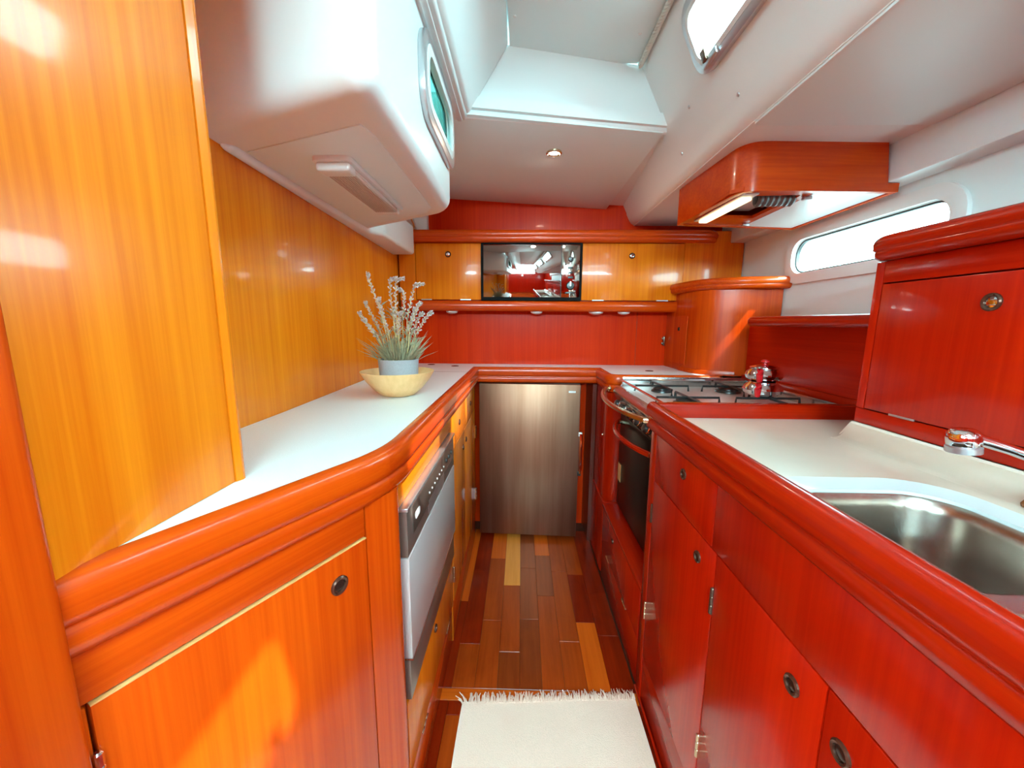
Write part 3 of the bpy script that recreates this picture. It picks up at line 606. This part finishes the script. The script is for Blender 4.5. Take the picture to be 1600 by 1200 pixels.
bowl((0.425,0.660,0.080,0.338,0.062), 0.850, 0.740, 'bowl')
part('deck', MB().plate((0,0,0.8475), XA, YA, rrect(0.4205,0.6645,0.0755,0.6025,0.066,10), [holeA, holeB], 0.002), STEEL, sk)

# ---- mixer tap
fc = thing('faucet', 'chrome mixer tap reaching over the sink', 'faucet', (0.735, 0.455, 0.862))
part('base', MB().lathe([(0.026,0.0),(0.026,0.006),(0.021,0.010),(0.020,0.05),(0.022,0.055),(0.018,0.066)], (0.722,0.452,0.8622), (0,0,1), 22), CHROME, fc)
sp = part('spout', MB().tube([(0.718,0.455,0.912),(0.700,0.468,0.930),(0.672,0.487,0.946),(0.645,0.501,0.957),(0.622,0.511,0.965),(0.600,0.519,0.970)], [0.013,0.012,0.0095,0.009,0.0105,0.013], 14, flat=0.75), CHROME, fc)
hdp = part('spray_head', MB().lathe([(0.0155,0.0),(0.0170,0.002),(0.0175,0.010),(0.0165,0.017),(0.0145,0.021),(0.010,0.0235)], (0.603,0.518,0.9565), (-0.10,0.05,1), 22), CHROME, fc)
part('aerator', MB().lathe([(0.0178,0.0),(0.0178,0.0075),(0.016,0.0085)], (0.6038,0.5176,0.948), (-0.10,0.05,1), 22), ALU, hdp)
part('lever', MB().tube([(0.722,0.452,0.926),(0.735,0.438,0.945),(0.752,0.418,0.955)], [0.010,0.007,0.006], 10, flat=0.6), CHROME, fc)
single('soap_stopper', MB().lathe([(0.012,0),(0.013,0.004),(0.009,0.012),(0.011,0.02),(0.008,0.026),(0.003,0.028)], (0.728,0.527,0.863), (0,0,1), 16), wood('stopper_wood',(0.20,0.06,0.015),(0.32,0.11,0.03),'z'), 'small brown turned knob on the cream worktop at the right picture edge', 'knob', (0.728,0.527,0.863))

# ---- right upper locker
RX = 0.760
rl_ = thing('wall_locker', 'large cherry locker with round lock on the right, above the sink worktop', 'locker', (0.9, 0.5, 0.90))
part('carcass', MB().box(RX+0.019, 1.055, -0.30, 0.868, 0.903, 1.250), TZ, rl_, smooth=False)
part('bottom_board', MB().box(RX, RX+0.018, -0.30, 0.872, 0.9025, 0.9345), WY, rl_, bevel=BV)
part('stile', MB().box(RX, RX+0.018, 0.853, 0.872, 0.9355, 1.250), WV, rl_, bevel=BV)
part('fascia', MB().box(RX, RX+0.018, -0.30, 0.852, 1.2055, 1.250), WY, rl_, bevel=BV)
d = part('door', MB().box(RX-0.001, RX+0.017, 0.42, 0.850, 0.937, 1.203), WV, rl_, bevel=BV); lock(d, (RX-0.001,0.652,1.156), nr, 0.0145, CHROME)
for y in (0.765, 0.50): part('hinge', MB().box(RX-0.003, RX, y-0.026, y+0.026, 0.9345, 0.9385), ALU, d, bevel=0.0006, seg=1)
d = part('door', MB().box(RX-0.001, RX+0.017, -0.29, 0.4175, 0.937, 1.203), WV, rl_, bevel=BV)
MOULD = [(0.0,0.0),(0.0,0.047),(0.022,0.048),(0.036,0.046),(0.043,0.040),(0.0455,0.031),(0.044,0.022),(0.040,0.018),(0.041,0.014),(0.038,0.005),(0.030,0.0)]
part('cornice', MB().sweep(MOULD, fillet([(1.055,0.842),(0.765,0.842),(0.765,-0.30)], 0.03, 6), 1.2505), TY, rl_, 'rounded mahogany cornice', ang=50)
part('top_board', MB().box(0.766, 1.055, -0.30, 0.866, 1.2505, 1.292), TY, rl_, smooth=False)

# ---- shelf behind the cooker
bs = thing('shelf', 'mahogany shelf with rounded nosing below the long hull window', 'shelf', (0.95, 1.2, 0.9))
part('back_panel', MB().box(0.945, 0.957, 0.873, 1.632, 0.85, 1.112), WY, bs, smooth=False)
NOSE = [(0.0,0.0),(0.0,0.032),(0.012,0.034),(0.022,0.031),(0.027,0.022),(0.027,0.010),(0.022,0.002),(0.012,0.0)]
part('nosing', MB().sweep(NOSE, fillet([(1.04,1.47),(0.862,1.47),(0.862,0.874)], 0.03, 6), 1.112), TY, bs, ang=50)
part('board', MB().prism([(1.066,0.874),(0.864,0.874),(0.864,1.468),(1.066,1.468)], 1.114, 1.140), TY, bs, smooth=False)
part('bead', MB().box(0.930, 0.945, 0.873, 1.632, 0.880, 0.912), TY, bs, bevel=0.004)

# ---- corner locker at the far right
cl = thing('corner_locker', 'cherry corner locker with thick rounded cornice at the far right of the counter', 'locker', (0.90, 1.85, 0.90))
core = [(0.756,2.049),(0.760,1.86)]+fillet([(0.760,1.84),(0.775,1.70),(0.905,1.642)], 0.08, 8)+[(1.066,1.632),(1.066,2.049)]
part('carcass', MB().prism(core, 0.9005, 1.262), MV, cl)
cpath = [(0.762,2.045),(0.764,1.90)]+fillet([(0.764,1.86),(0.80,1.72),(0.915,1.640),(1.066,1.632)], 0.09, 7)[1:]
cpath = [(x+0.006,y) for x,y in cpath]
part('cornice', MB().sweep([(-o if False else o, z) for o, z in MOULD], cpath, 1.2625), MX, cl, 'rounded mahogany cornice', ang=50)
part('top_board', MB().prism(cpath+[(1.066,2.045)], 1.263, 1.305), MX, cl, smooth=False)
d = part('door', MB().add([(0.7555,1.985,0.93),(0.7560,1.80,0.93),(0.7560,1.80,1.155),(0.7555,1.985,1.155),(0.7605,1.985,0.93),(0.762,1.80,0.93),(0.762,1.80,1.155),(0.7605,1.985,1.155)],
     [(0,1,2,3),(4,7,6,5),(0,4,5,1),(1,5,6,2),(2,6,7,3),(3,7,4,0)]), MV, cl, bevel=0.0008, seg=1)
lock(d, (0.7558,1.88,1.095), nr, 0.009)
part('bead', MB().sweep([(0,0),(0,0.02),(0.006,0.02),(0.009,0.012),(0.009,0.0)], core[1:-2], 0.9005), MX, cl)
single('wall_catch', MB().box(0.741,0.7475,2.030,2.0485,1.005,1.055).box(0.733,0.742,2.034,2.044,1.012,1.022).box(0.733,0.742,2.034,2.044,1.038,1.048), DARKMETAL, 'small dark metal catch in the corner beside the corner locker', 'catch', (0.744,2.045,1.005), bevel=0.001)

# ================================================================== AFT UPPER CABINET
AY = 1.950
au = thing('wall_cabinet', 'cherry wall cabinet with two lift-up doors on the far bulkhead, microwave between them', 'cabinet', (0.1, 2.0, 1.17))
part('carcass', MB().box(-0.605, -0.202, AY+0.018, 2.048, 1.226, 1.502), TZ, au, smooth=False)
part('carcass', MB().box(0.292, 0.93, AY+0.018, 2.048, 1.226, 1.502), TZ, au, smooth=False)
part('stile', MB().box(-0.608, -0.5275, AY, AY+0.017, 1.226, 1.502), HV, au, bevel=BV)
d = part('door', MB().box(-0.525, -0.2035, AY-0.001, AY+0.016, 1.231, 1.500), HV, au, bevel=BV); lock(d, (-0.364,AY-0.001,1.448), (0,-1,0), 0.0145, CHROME)
for x in (-0.475, -0.28): part('hinge', MB().box(x-0.026, x+0.026, AY-0.0035, AY, 1.2285, 1.2335), ALU, d, bevel=0.0006, seg=1)
d = part('door', MB().box(0.293, 0.782, AY-0.001, AY+0.016, 1.231, 1.500), HV, au, bevel=BV); lock(d, (0.532,AY-0.001,1.443), (0,-1,0), 0.0145, CHROME)
for x in (0.375, 0.69): part('hinge', MB().box(x-0.028, x+0.028, AY-0.0035, AY, 1.2285, 1.2335), ALU, d, bevel=0.0006, seg=1)
part('end_panel', MB().box(0.7845, 1.066, AY+0.004, AY+0.017, 1.226, 1.56), HV, au, bevel=BV)
part('bottom_board', MB().box(-0.608, 0.80, AY+0.012, 2.048, 1.180, 1.2255), MX, au, smooth=False)
CROWN = [(0.0,0.0),(0.0,0.055),(0.020,0.057),(0.036,0.054),(0.045,0.046),(0.048,0.036),(0.046,0.026),(0.042,0.022),(0.043,0.017),(0.041,0.006),(0.033,0.0)]
part('crown_moulding', MB().sweep(CROWN, [(-0.565,AY+0.006)]+fillet([(-0.5,AY+0.006),(0.890,AY+0.006),(0.93,2.045)], 0.03, 5)[1:], 1.5025), MX, au, 'rounded mahogany crown moulding', ang=50)
part('shelf_top', MB().box(-0.565, 0.885, AY+0.006, 2.048, 1.5025, 1.555), MX, au, smooth=False)
LOWR = [(0.0,0.0),(0.0,0.048),(0.014,0.050),(0.024,0.046),(0.029,0.036),(0.030,0.022),(0.026,0.008),(0.016,0.0)]
part('light_rail', MB().sweep(LOWR, [(-0.600,AY+0.012),(0.76,AY+0.012),(0.80,AY+0.03)], 1.176), MX, au, ang=50)
for i, (x, w_) in enumerate(((-0.355,0.030),(0.075,0.030),(0.375,0.036),(0.515,0.030))):
    k = thing('puck_light', ['white puck light under the left wall cabinet door, nearest the plant', 'white puck light under the microwave', 'wider white puck light under the right wall cabinet door', 'rightmost white puck light under the wall cabinet'][i], 'light', (x,1.985,1.18), 'puck lights under the wall cabinet')
    part('housing', MB().lathe([(w_,0.0),(w_,-0.005),(w_*0.93,-0.011),(w_*0.6,-0.015)], (x,1.985,1.180), (0,0,1), 24), WPLAST, k)
    part('lens', MB().lathe([(w_*0.58,-0.0145),(w_*0.5,-0.017),(w_*0.2,-0.018)], (x,1.985,1.180), (0,0,1), 20), LENS, k)

# ---- built-in microwave with mirrored door
mw = thing('microwave', 'built-in microwave oven with mirrored door and dark control strip', 'microwave', (0.045, 2.0, 1.23))
part('body', MB().box(-0.2005, 0.2905, AY+0.006, 2.046, 1.228, 1.501), BLACK, mw, smooth=False)
part('frame', MB().plate((0,AY+0.002,0), XA, ZA, [(-0.2005,1.228),(0.2905,1.228),(0.2905,1.501),(-0.2005,1.501)], [[(-0.192,1.243),(0.282,1.243),(0.282,1.496),(-0.192,1.496)]], 0.012), plain('matt_black_frame', (0.004,0.003,0.003), 0.6, spec=0.08), mw)
d = part('door', MB().box(-0.1915, 0.190, AY-0.006, AY+0.006, 1.2435, 1.4955), MIRROR, mw, bevel=0.0015)
cpn = part('control_panel', MB().box(0.192, 0.2815, AY-0.006, AY+0.006, 1.2435, 1.4955), plain('smoked_mirror', (0.34,0.28,0.24), 0.05, metal=1.0), mw, bevel=0.0015)
for (z, r) in ((1.425,0.013),(1.300,0.020)):
    kn = part('knob', MB().lathe([(r,0.0),(r*0.95,0.010),(r*0.8,0.014),(r*0.3,0.015)], (0.236,AY-0.006,z), (0,-1,0), 24), BLACK, cpn)
    part('pointer', MB().box(0.2345,0.2375,AY-0.0225,AY-0.0195,z-r*0.1,z+r*0.85), CHROME, kn, smooth=False)
for z in (1.385, 1.362, 1.340): part('button', MB().box(0.224,0.249,AY-0.0085,AY-0.006,z-0.0045,z+0.0045), BLACK, cpn, bevel=0.0012)
for x in (0.213, 0.262): part('indicator', MB().lathe([(0.005,0),(0.0045,0.002),(0.002,0.003)], (x,AY-0.006,1.401), (0,-1,0), 12), BLACK, cpn)
part('door_key', MB().box(0.212,0.262,AY-0.009,AY-0.006,1.262,1.270), BLACK, cpn, bevel=0.001)

# ================================================================== COOKER
ck = thing('cooker', 'stainless gas cooker with curved crash bar, knobs and black oven door', 'cooker', (0.66, 1.33, 0.335))
part('body', MB().box(0.440, 0.915, 1.085, 1.570, 0.345, 0.850), BLACK, ck, bevel=0.003)
part('hob', MB().box(0.405, 0.920, 1.082, 1.573, 0.850, 0.866), plain('pale_steel', (0.78,0.72,0.70), 0.34, metal=0.6), ck, bevel=0.006, seg=3)
nb = [(0.405,0.866),(0.392,0.862),(0.383,0.853),(0.380,0.842),(0.386,0.832),(0.41,0.830),(0.43,0.840)]
mb = MB(); n_ = len(nb); mb.add([(x,1.090,z) for x,z in nb]+[(x,1.565,z) for x,z in nb], [tuple(range(n_)), tuple(range(2*n_-1,n_-1,-1))]+[(i,(i+1)%n_,n_+(i+1)%n_,n_+i) for i in range(n_)])
part('front_roll', mb, STEEL, ck)
part('fiddle_plate', MB().box(0.415, 0.915, 1.560, 1.566, 0.866, 0.904), STEEL, ck, bevel=0.0015)
part('fiddle_plate', MB().box(0.905, 0.911, 1.085, 1.559, 0.866, 0.896), STEEL, ck, bevel=0.0015)
for y in (1.09, 1.556):
    part('fiddle_bar', MB().tube([(0.410,y,0.868),(0.410,y,0.888),(0.42,y,0.893),(0.90,y,0.893)], 0.004, 8), CHROME, ck)
part('fiddle_bar', MB().tube([(0.411,1.09,0.891),(0.411,1.556,0.891)], 0.0045, 8), CHROME, ck)
for (x, y, r) in ((0.53,1.21,0.036),(0.53,1.44,0.030),(0.78,1.445,0.036)):
    b_ = part('burner', MB().lathe([(r*1.25,0.0),(r*1.2,0.006),(r,0.008),(r*0.98,0.014),(r*0.8,0.017),(r*0.3,0.018)], (x,y,0.866), (0,0,1), 22), BLACK, ck)
for y in (1.21, 1.44):
    for x in (0.53, 0.78):
        g = part('pan_support', MB().tube([(x-0.10,y,0.868),(x-0.098,y,0.888),(x+0.098,y,0.888),(x+0.10,y,0.868)], 0.0042, 6), BLACK, ck)
        part('cross_bar', MB().tube([(x,y-0.10,0.868),(x,y-0.098,0.8885),(x,y+0.098,0.8885),(x,y+0.10,0.868)], 0.0042, 6), BLACK, g)
pn = part('control_panel', MB().add([(0.386,1.092,0.832),(0.386,1.563,0.832),(0.414,1.563,0.760),(0.414,1.092,0.760),(0.44,1.092,0.832),(0.44,1.563,0.832),(0.44,1.563,0.760),(0.44,1.092,0.760)],
     [(0,1,2,3),(4,7,6,5),(0,4,5,1),(1,5,6,2),(2,6,7,3),(3,7,4,0)]), STEEL, ck, bevel=0.001)
kn_n = Vector((-0.93,0,-0.36)).normalized()
for k in range(5):
    c_ = Vector((0.398, 1.15+k*0.09, 0.798))
    kb = part('knob', MB().lathe([(0.019,0.0),(0.019,0.004),(0.016,0.006),(0.015,0.020),(0.012,0.024),(0.004,0.025)], c_, (-0.93,0,0.30), 20), BLACK, pn)
    part('knob_cap', MB().lathe([(0.0165,0.0055),(0.017,0.010),(0.0155,0.0125)], c_, (-0.93,0,0.30), 20), CHROME, kb)
od = part('oven_door', MB().box(0.414, 0.440, 1.100, 1.560, 0.362, 0.756), BLACKGLASS, ck, bevel=0.004)
def bow(x_end, x_mid, ya, yb, z, n=18):
    return [(x_end+(x_mid-x_end)*math.sin(math.pi*k/n)**0.7, ya+(yb-ya)*k/n, z) for k in range(n+1)]
ohd = part('door_handle', MB().tube(bow(0.412,0.352,1.115,1.555,0.722), 0.0095, 10), TY, od, 'curved wooden door handle')
for y in (1.135, 1.535): part('handle_mount', MB().lathe([(0.008,0.0),(0.008,0.024)], (0.414,y,0.722), (-1,0,0), 10), BRASS, ohd)
part('sticker', MB().box(0.4128, 0.414, 1.515, 1.555, 0.470, 0.545), TAN, od, smooth=False)
cb = thing('crash_bar', 'curved brass-coloured crash bar bowed out in front of the cooker', 'bar', (0.36, 1.33, 0.85))
part('bar', MB().tube([(0.378,1.612,0.848),(0.362,1.606,0.848)]+bow(0.356,0.305,1.59,1.075,0.846)[1:-1]+[(0.352,1.066,0.848),(0.366,1.062,0.848)], 0.0085, 10), BRASS, cb)
part('mount', MB().lathe([(0.014,0),(0.014,0.003),(0.010,0.005)], (0.375,1.612,0.848), (-1,0,0), 14), BRASS, cb)
part('mount', MB().lathe([(0.014,0),(0.014,0.003),(0.010,0.005)], (0.365,1.058,0.848), (-1,0,0), 14), BRASS, cb)

# ---- stacked tea kettle and teapot on the cooker
kx, ky, kz = 0.775, 1.235, 0.8930
def pot(name, label, z0, s, top):
    t = thing(name, label, 'teapot' if top else 'kettle', (kx,ky,z0))
    h = 0.045*s
    part('vessel', MB().lathe([(0.036*s,0.0),(0.046*s,0.004),(0.055*s,0.011*s),(0.058*s,0.021*s),(0.053*s,0.033*s),(0.043*s,0.041*s),(0.040*s,h),(0.042*s,h+0.002)], (kx,ky,z0), (0,0,1), 32), CHROME, t)
    hx, hy = -0.66, -0.75
    part('handle', MB().tube([(kx+hx*0.040*s,ky+hy*0.040*s,z0+0.040*s),(kx+hx*0.070*s,ky+hy*0.070*s,z0+0.042*s),(kx+hx*0.076*s,ky+hy*0.076*s,z0+0.029*s),(kx+hx*0.070*s,ky+hy*0.070*s,z0+0.006*s)], [0.006,0.009,0.010,0.008], 10), RED, t)
    part('spout', MB().tube([(kx+0.04*s,ky+0.03*s,z0+0.018*s),(kx+0.066*s,ky+0.048*s,z0+0.026*s),(kx+0.078*s,ky+0.056*s,z0+0.042*s)], [0.012,0.009,0.006], 10), CHROME, t)
    if top:
        ld = part('lid', MB().lathe([(0.045*s,h+0.001),(0.044*s,h+0.004),(0.030*s,h+0.009),(0.010*s,h+0.012)], (kx,ky,z0), (0,0,1), 28), CHROME, t)
        part('lid_knob', MB().lathe([(0.005,h+0.0115),(0.006,h+0.015),(0.012,h+0.019),(0.0125,h+0.023),(0.007,h+0.027),(0.002,h+0.028)], (kx,ky,z0), (0,0,1), 16), RED, ld)
    return t
pot('tea_kettle', 'lower polished kettle with red handle standing on the cooker', kz, 0.98, False)
pot('teapot', 'upper polished teapot with red handle and red lid knob, stacked on the kettle', kz+0.0466, 0.92, True)

# ================================================================== EXTRACTOR HOOD
hd = thing('extractor_hood', 'boxy cherry extractor hood hanging below the side deck over the cooker', 'hood', (0.80, 1.34, 1.48))
oc = [(0.575,1.497)]+fillet([(0.578,1.45),(0.600,1.135),(0.985,1.1484)], 0.065, 8)[1:]+[(0.999,1.149),(1.030,1.150),(1.042,1.585),(1.006,1.580),(0.992,1.578),(0.575,1.52)]
ic = [(0.590,1.487)]+fillet([(0.593,1.45),(0.614,1.150),(0.985,1.1624)], 0.055, 8)[1:]+[(0.999,1.163),(1.018,1.164),(1.028,1.570),(1.006,1.567),(0.992,1.565),(0.590,1.506)]
n_ = len(oc)
def zt(p): return 1.606+max(0.0,(0.56-p[0]))*1.0 if p[0] < 0.995 else 1.503
mb = MB(); vs_ = [(x,y,1.480) for x,y in oc]+[(x,y,zt((x,y))) for x,y in oc]+[(x,y,1.480) for x,y in ic]+[(x,y,zt((x,y))) for x,y in ic]
fs_ = []
for i in range(n_):
    j = (i+1) % n_; fs_ += [(i,j,n_+j,n_+i),(2*n_+i,3*n_+i,3*n_+j,2*n_+j),(i,2*n_+i,2*n_+j,j),(n_+i,n_+j,3*n_+j,3*n_+i)]
# side wall facing the camera needs its own step where the beam starts
mb.add(vs_, fs_)
part('casing', mb, MX, hd)
part('bottom_frame', MB().plate((0,0,1.4835), XA, YA, [(0.588,1.18),(0.612,1.152),(0.82,1.16),(0.83,1.54),(0.588,1.505)], [[(0.665,1.195),(0.795,1.185),(0.800,1.435),(0.665,1.425)]], 0.010), MY, hd)
part('white_panel', MB().prism([(0.821,1.160),(1.017,1.165),(1.027,1.569),(0.831,1.541)], 1.4835, 1.490), WHITE, hd, smooth=False)
part('inner_tray', MB().box(0.622, 0.80, 1.185, 1.46, 1.515, 1.520), WHITE, hd, smooth=False)
ln = part('lamp_housing', MB().obox((0.636,1.31,1.4835), (-0.03,1,0), (1,0.03,0), (0,0,-1), (-0.150,0.150), (-0.022,0.022), (0,0.006)), WPLAST, hd, bevel=0.003)
part('lamp_tube', MB().obox((0.636,1.31,1.4775), (-0.03,1,0), (1,0.03,0), (0,0,-1), (-0.128,0.128), (-0.015,0.015), (0,0.010)), TUBE_W, ln, bevel=0.004)
mb = MB(); prof = []
for k in range(20): prof += [(0.0245 if k % 2 else 0.0215, k*0.0075)]
mb.lathe([(0.018,0.0)]+prof[:14]+[(0.018,0.105)], (0.700,1.245,1.491), (0.94,-0.10,0.0), 20)
du = part('duct', mb, DUCT, hd)
part('duct_mouth', MB().lathe([(0.016,-0.0005),(0.016,-0.002),(0.004,-0.003)], (0.700,1.245,1.491), (0.94,-0.10,0), 18), BLACK, du)
for (x, y) in ((0.82,1.20),(0.815,1.50)):
    part('catch', MB().box(x-0.012,x+0.012,y-0.006,y+0.006,1.474,1.4835), ALU, hd, bevel=0.002)

# ---- ceiling spot and strip light
sp = thing('ceiling_spotlight', 'small round recessed spotlight glowing in the overhead panel', 'light', (0.112,1.52,1.747))
part('bezel', MB().lathe([(0.030,0.016),(0.029,-0.004),(0.023,-0.006),(0.021,-0.002)], (0.112,1.523,1.7345), (0,0,1), 28, capped=False), BRASS, sp)
part('lens', MB().lathe([(0.0225,-0.001),(0.018,-0.003),(0.006,-0.004)], (0.112,1.523,1.7345), (0,0,1), 24), LAMP_W, sp)
sl_ = bpy.data.lights.new('spot_beam', 'AREA'); sl_.shape = 'DISK'; sl_.size = 0.045; sl_.energy = 1.8; sl_.color = (1.0,0.84,0.64)
so_ = bpy.data.objects.new('spot_beam', sl_); COL.objects.link(so_); so_.location = (0.112,1.523,1.7290)
sl2 = thing('strip_light', 'rectangular ribbed strip light under the white moulding', 'light', (-0.385,1.01,1.444))
ax = Vector((0.0,1,0)); 
part('base', MB().plate((-0.385,0.995,1.4445), YA, XA, rrect(-0.180,0.180,-0.040,0.040,0.012,4), [], 0.010), WPLAST, sl2, bevel=0.003)
part('end_cap', MB().prism([(-0.42,0.822),(-0.35,0.822),(-0.352,0.862),(-0.418,0.862)], 1.419, 1.436), WPLAST, sl2, bevel=0.006, seg=3)
part('end_cap', MB().prism([(-0.418,1.140),(-0.352,1.140),(-0.355,1.166),(-0.415,1.166)], 1.422, 1.436), WPLAST, sl2, bevel=0.006, seg=3)
ls = part('lens', MB().prism([(-0.417,0.862),(-0.353,0.862),(-0.353,1.140),(-0.417,1.140)], 1.424, 1.436), LENS, sl2, bevel=0.004)
for k in range(11): part('rib', MB().box(-0.4135+k*0.0055,-0.4115+k*0.0055,0.866,1.136,1.4225,1.4245), LENS, ls, smooth=False)
single('window_handle', MB().tube([(-0.570,1.985,1.665),(-0.548,1.975,1.63),(-0.532,1.970,1.595),(-0.528,1.970,1.566)], 0.008, 8), CHROME, 'chrome handle peeking out behind the white moulding above the cabinet', 'handle', (-0.53,1.97,1.56))

# ================================================================== SMALL THINGS
bw = single('wooden_bowl', MB().lathe([(0.030,0.0),(0.048,0.002),(0.072,0.022),(0.092,0.046),(0.106,0.070),(0.1075,0.0735),(0.1045,0.0735),(0.100,0.068),(0.085,0.045),(0.066,0.023),(0.045,0.007),(0.01,0.006)], (-0.370,1.135,0.9003), (0,0,1), 48), BOWLW, 'shallow pale bamboo bowl on the left counter holding the flower pot', 'bowl', (-0.370,1.135,0.9003))
px_, py_, pz_ = -0.366, 1.135, 0.9105
pl = thing('potted_lavender', 'dried lavender in a grey ceramic pot set in the wooden bowl', 'plant', (px_,py_,pz_))
part('pot', MB().lathe([(0.050,0.0),(0.053,0.002),(0.0585,0.096),(0.0585,0.099),(0.0555,0.099),(0.053,0.088),(0.01,0.086)], (px_,py_,pz_), (0,0,1), 40), POTGREY, pl)
part('soil', MB().lathe([(0.053,0.0),(0.03,0.004),(0.005,0.005)], (px_,py_,pz_+0.084), (0,0,1), 20), plain('dark_soil', (0.05,0.035,0.02), 0.9), pl)
base = Vector((px_,py_,pz_+0.088))
tips = [(-0.112,0.150,-0.01),(-0.085,0.262,0.0),(-0.028,0.252,0.02),(0.004,0.246,-0.02),(0.026,0.222,0.01),(0.058,0.232,-0.01),(0.098,0.152,0.0),(-0.105,0.182,0.02),(-0.090,0.128,-0.03),(-0.045,0.190,-0.03),(-0.02,0.165,0.03),(0.045,0.165,0.03),(0.075,0.178,-0.03),(0.064,0.150,0.03),(0.02,0.150,-0.04),(-0.062,0.150,0.04)]
def spike(mb, path, r0, n=26):
    for k in range(n):
        t = k/(n-1); i = t*(len(path)-1); a = int(min(i,len(path)-2)); p = path[a].lerp(path[a+1], i-a)
        tg = (path[a+1]-path[a]).normalized(); an = k*2.4; s_ = tg.cross(Vector((0.3,0.8,0.5))).normalized(); q = Quaternion(tg, an) @ s_
        r = r0*(0.75+0.5*random.random())*(1.0-0.35*t); c = p+q*r*0.8
        a1 = q*r*0.8+tg*r*1.0; a2 = tg.cross(q)*r*0.62
        mb.add([c-q*r*0.7-tg*r*0.4, c+a2, c+a1, c-a2, c+tg*r*1.3], [(0,1,2),(0,2,3),(1,4,2),(2,4,3),(0,4,1),(0,3,4)])
for i, (dx, dz, dy) in enumerate(tips):
    tip = base+Vector((dx,dy,dz)); st0 = base+Vector((dx*0.28,dy*0.3+random.uniform(-.01,.01),-0.01))
    mid = base+Vector((dx*0.55,dy*0.6,dz*0.55)); hook = 0.026*random.choice((-1,1,1)) if dz > 0.2 and i != 1 else 0.006
    pts = [st0, st0.lerp(mid,0.5)+Vector((0.004,0,0)), mid, mid.lerp(tip,0.5), mid.lerp(tip,0.85)+Vector((hook*0.15,0,0.008 if hook > 0.01 else 0)), tip+Vector((hook,0,-0.004))]
    s_ = part('stem', MB().tube(pts, [0.0016,0.0015,0.0014,0.0012,0.0012,0.001], 5), STEMM, pl)
    fm = MB(); spike(fm, [p.copy() for p in pts[2:]], 0.0052, 34); spike(fm, [p.copy() for p in pts[4:]], 0.0058, 12)
    part('flower_spike', fm, FLOW, s_, smooth=False)
fo = MB()
for k in range(420):
    an = random.uniform(0,6.283); rr = random.uniform(0.0,0.052); p = base+Vector((rr*math.cos(an), rr*math.sin(an), random.uniform(-0.004,0.012)))
    lean = random.uniform(0.15,1.05)*(0.5+rr/0.052*0.7); h = random.uniform(0.03,0.10)
    if k % 3 == 0:
        dx, dz, dy = random.choice(tips); f = random.uniform(0.15,0.62); p = base+Vector((dx*(0.3+0.5*f),dy*f,dz*f)); h = random.uniform(0.018,0.04); an = random.uniform(0,6.283); lean = random.uniform(0.4,1.3)
    dirv = Vector((math.cos(an)*math.sin(lean), math.sin(an)*math.sin(lean), math.cos(lean)))
    mid = p+dirv*h*0.55; tp = p+dirv*h+Vector((dirv.x*0.012,dirv.y*0.012,-0.002)); w_ = dirv.cross(Vector((0.2,0.5,0.84))).normalized()*random.uniform(0.0014,0.0026); nn = dirv.cross(w_).normalized()*0.0008
    fo.add([p-w_*0.4, p+w_*0.4, mid+w_+nn, mid-w_+nn, tp, mid-nn], [(0,1,2,3),(3,2,4),(0,5,1),(1,5,2),(2,5,4),(4,5,3),(3,5,0)])
f_ = part('foliage', fo, LEAF, pl, smooth=False); f_['kind'] = 'stuff'

# ---- fringed runner on the floor
rg = thing('rug', 'ivory cotton runner with fringed end on the cabin sole', 'rug', (0.1,0.6,0.0))
NX, NY = 12, 24; X0, X1, Y0, Y1 = -0.168, 0.352, 0.10, 0.972
mb = MB(); top = []
for j in range(NY+1):
    for i in range(NX+1):
        u, v = i/NX, j/NY; x = X0+(X1-X0)*u+0.006*v*(1-u)-0.003*math.sin(v*9)*(1-u); y = Y0+(Y1-Y0)*v+0.030*u*v
        top.append((x, y, 0.0075+0.0014*math.sin(u*11+v*4)*math.sin(v*17)))
bot_ = [(x,y,0.0008) for x,y,z in top]; W_ = NX+1; nT = len(top); fs_ = []
for j in range(NY):
    for i in range(NX):
        a = j*W_+i; fs_ += [(a,a+1,a+W_+1,a+W_),(nT+a,nT+a+W_,nT+a+W_+1,nT+a+1)]
ed = [i for i in range(W_)]+[j*W_+NX for j in range(1,NY+1)]+[NY*W_+i for i in range(NX-1,-1,-1)]+[j*W_ for j in range(NY-1,0,-1)]
for k in range(len(ed)): a, b = ed[k], ed[(k+1)%len(ed)]; fs_.append((a,nT+a,nT+b,b))
mb.add(top+bot_, fs_); part('weave', mb, RUGM, rg, ang=60)
fm = MB()
for k in range(230):
    u = (k+random.random())/230; x = X0+0.006+(X1-X0-0.006)*u; y = Y1+0.030*u-0.006; L = random.uniform(0.018,0.040); dx = random.uniform(-0.010,0.010)
    if u < 0.03: dx -= 0.024
    z0 = random.uniform(0.004,0.009)
    fm.tube([(x,y,z0),(x+dx*0.4,y+L*0.5,z0+random.uniform(0.001,0.005)),(x+dx,y+L,random.uniform(0.0024,0.006))], [0.0022,0.0020,0.0012], 4)
f_ = part('fringe', fm, RUGM, rg); f_['kind'] = 'stuff'
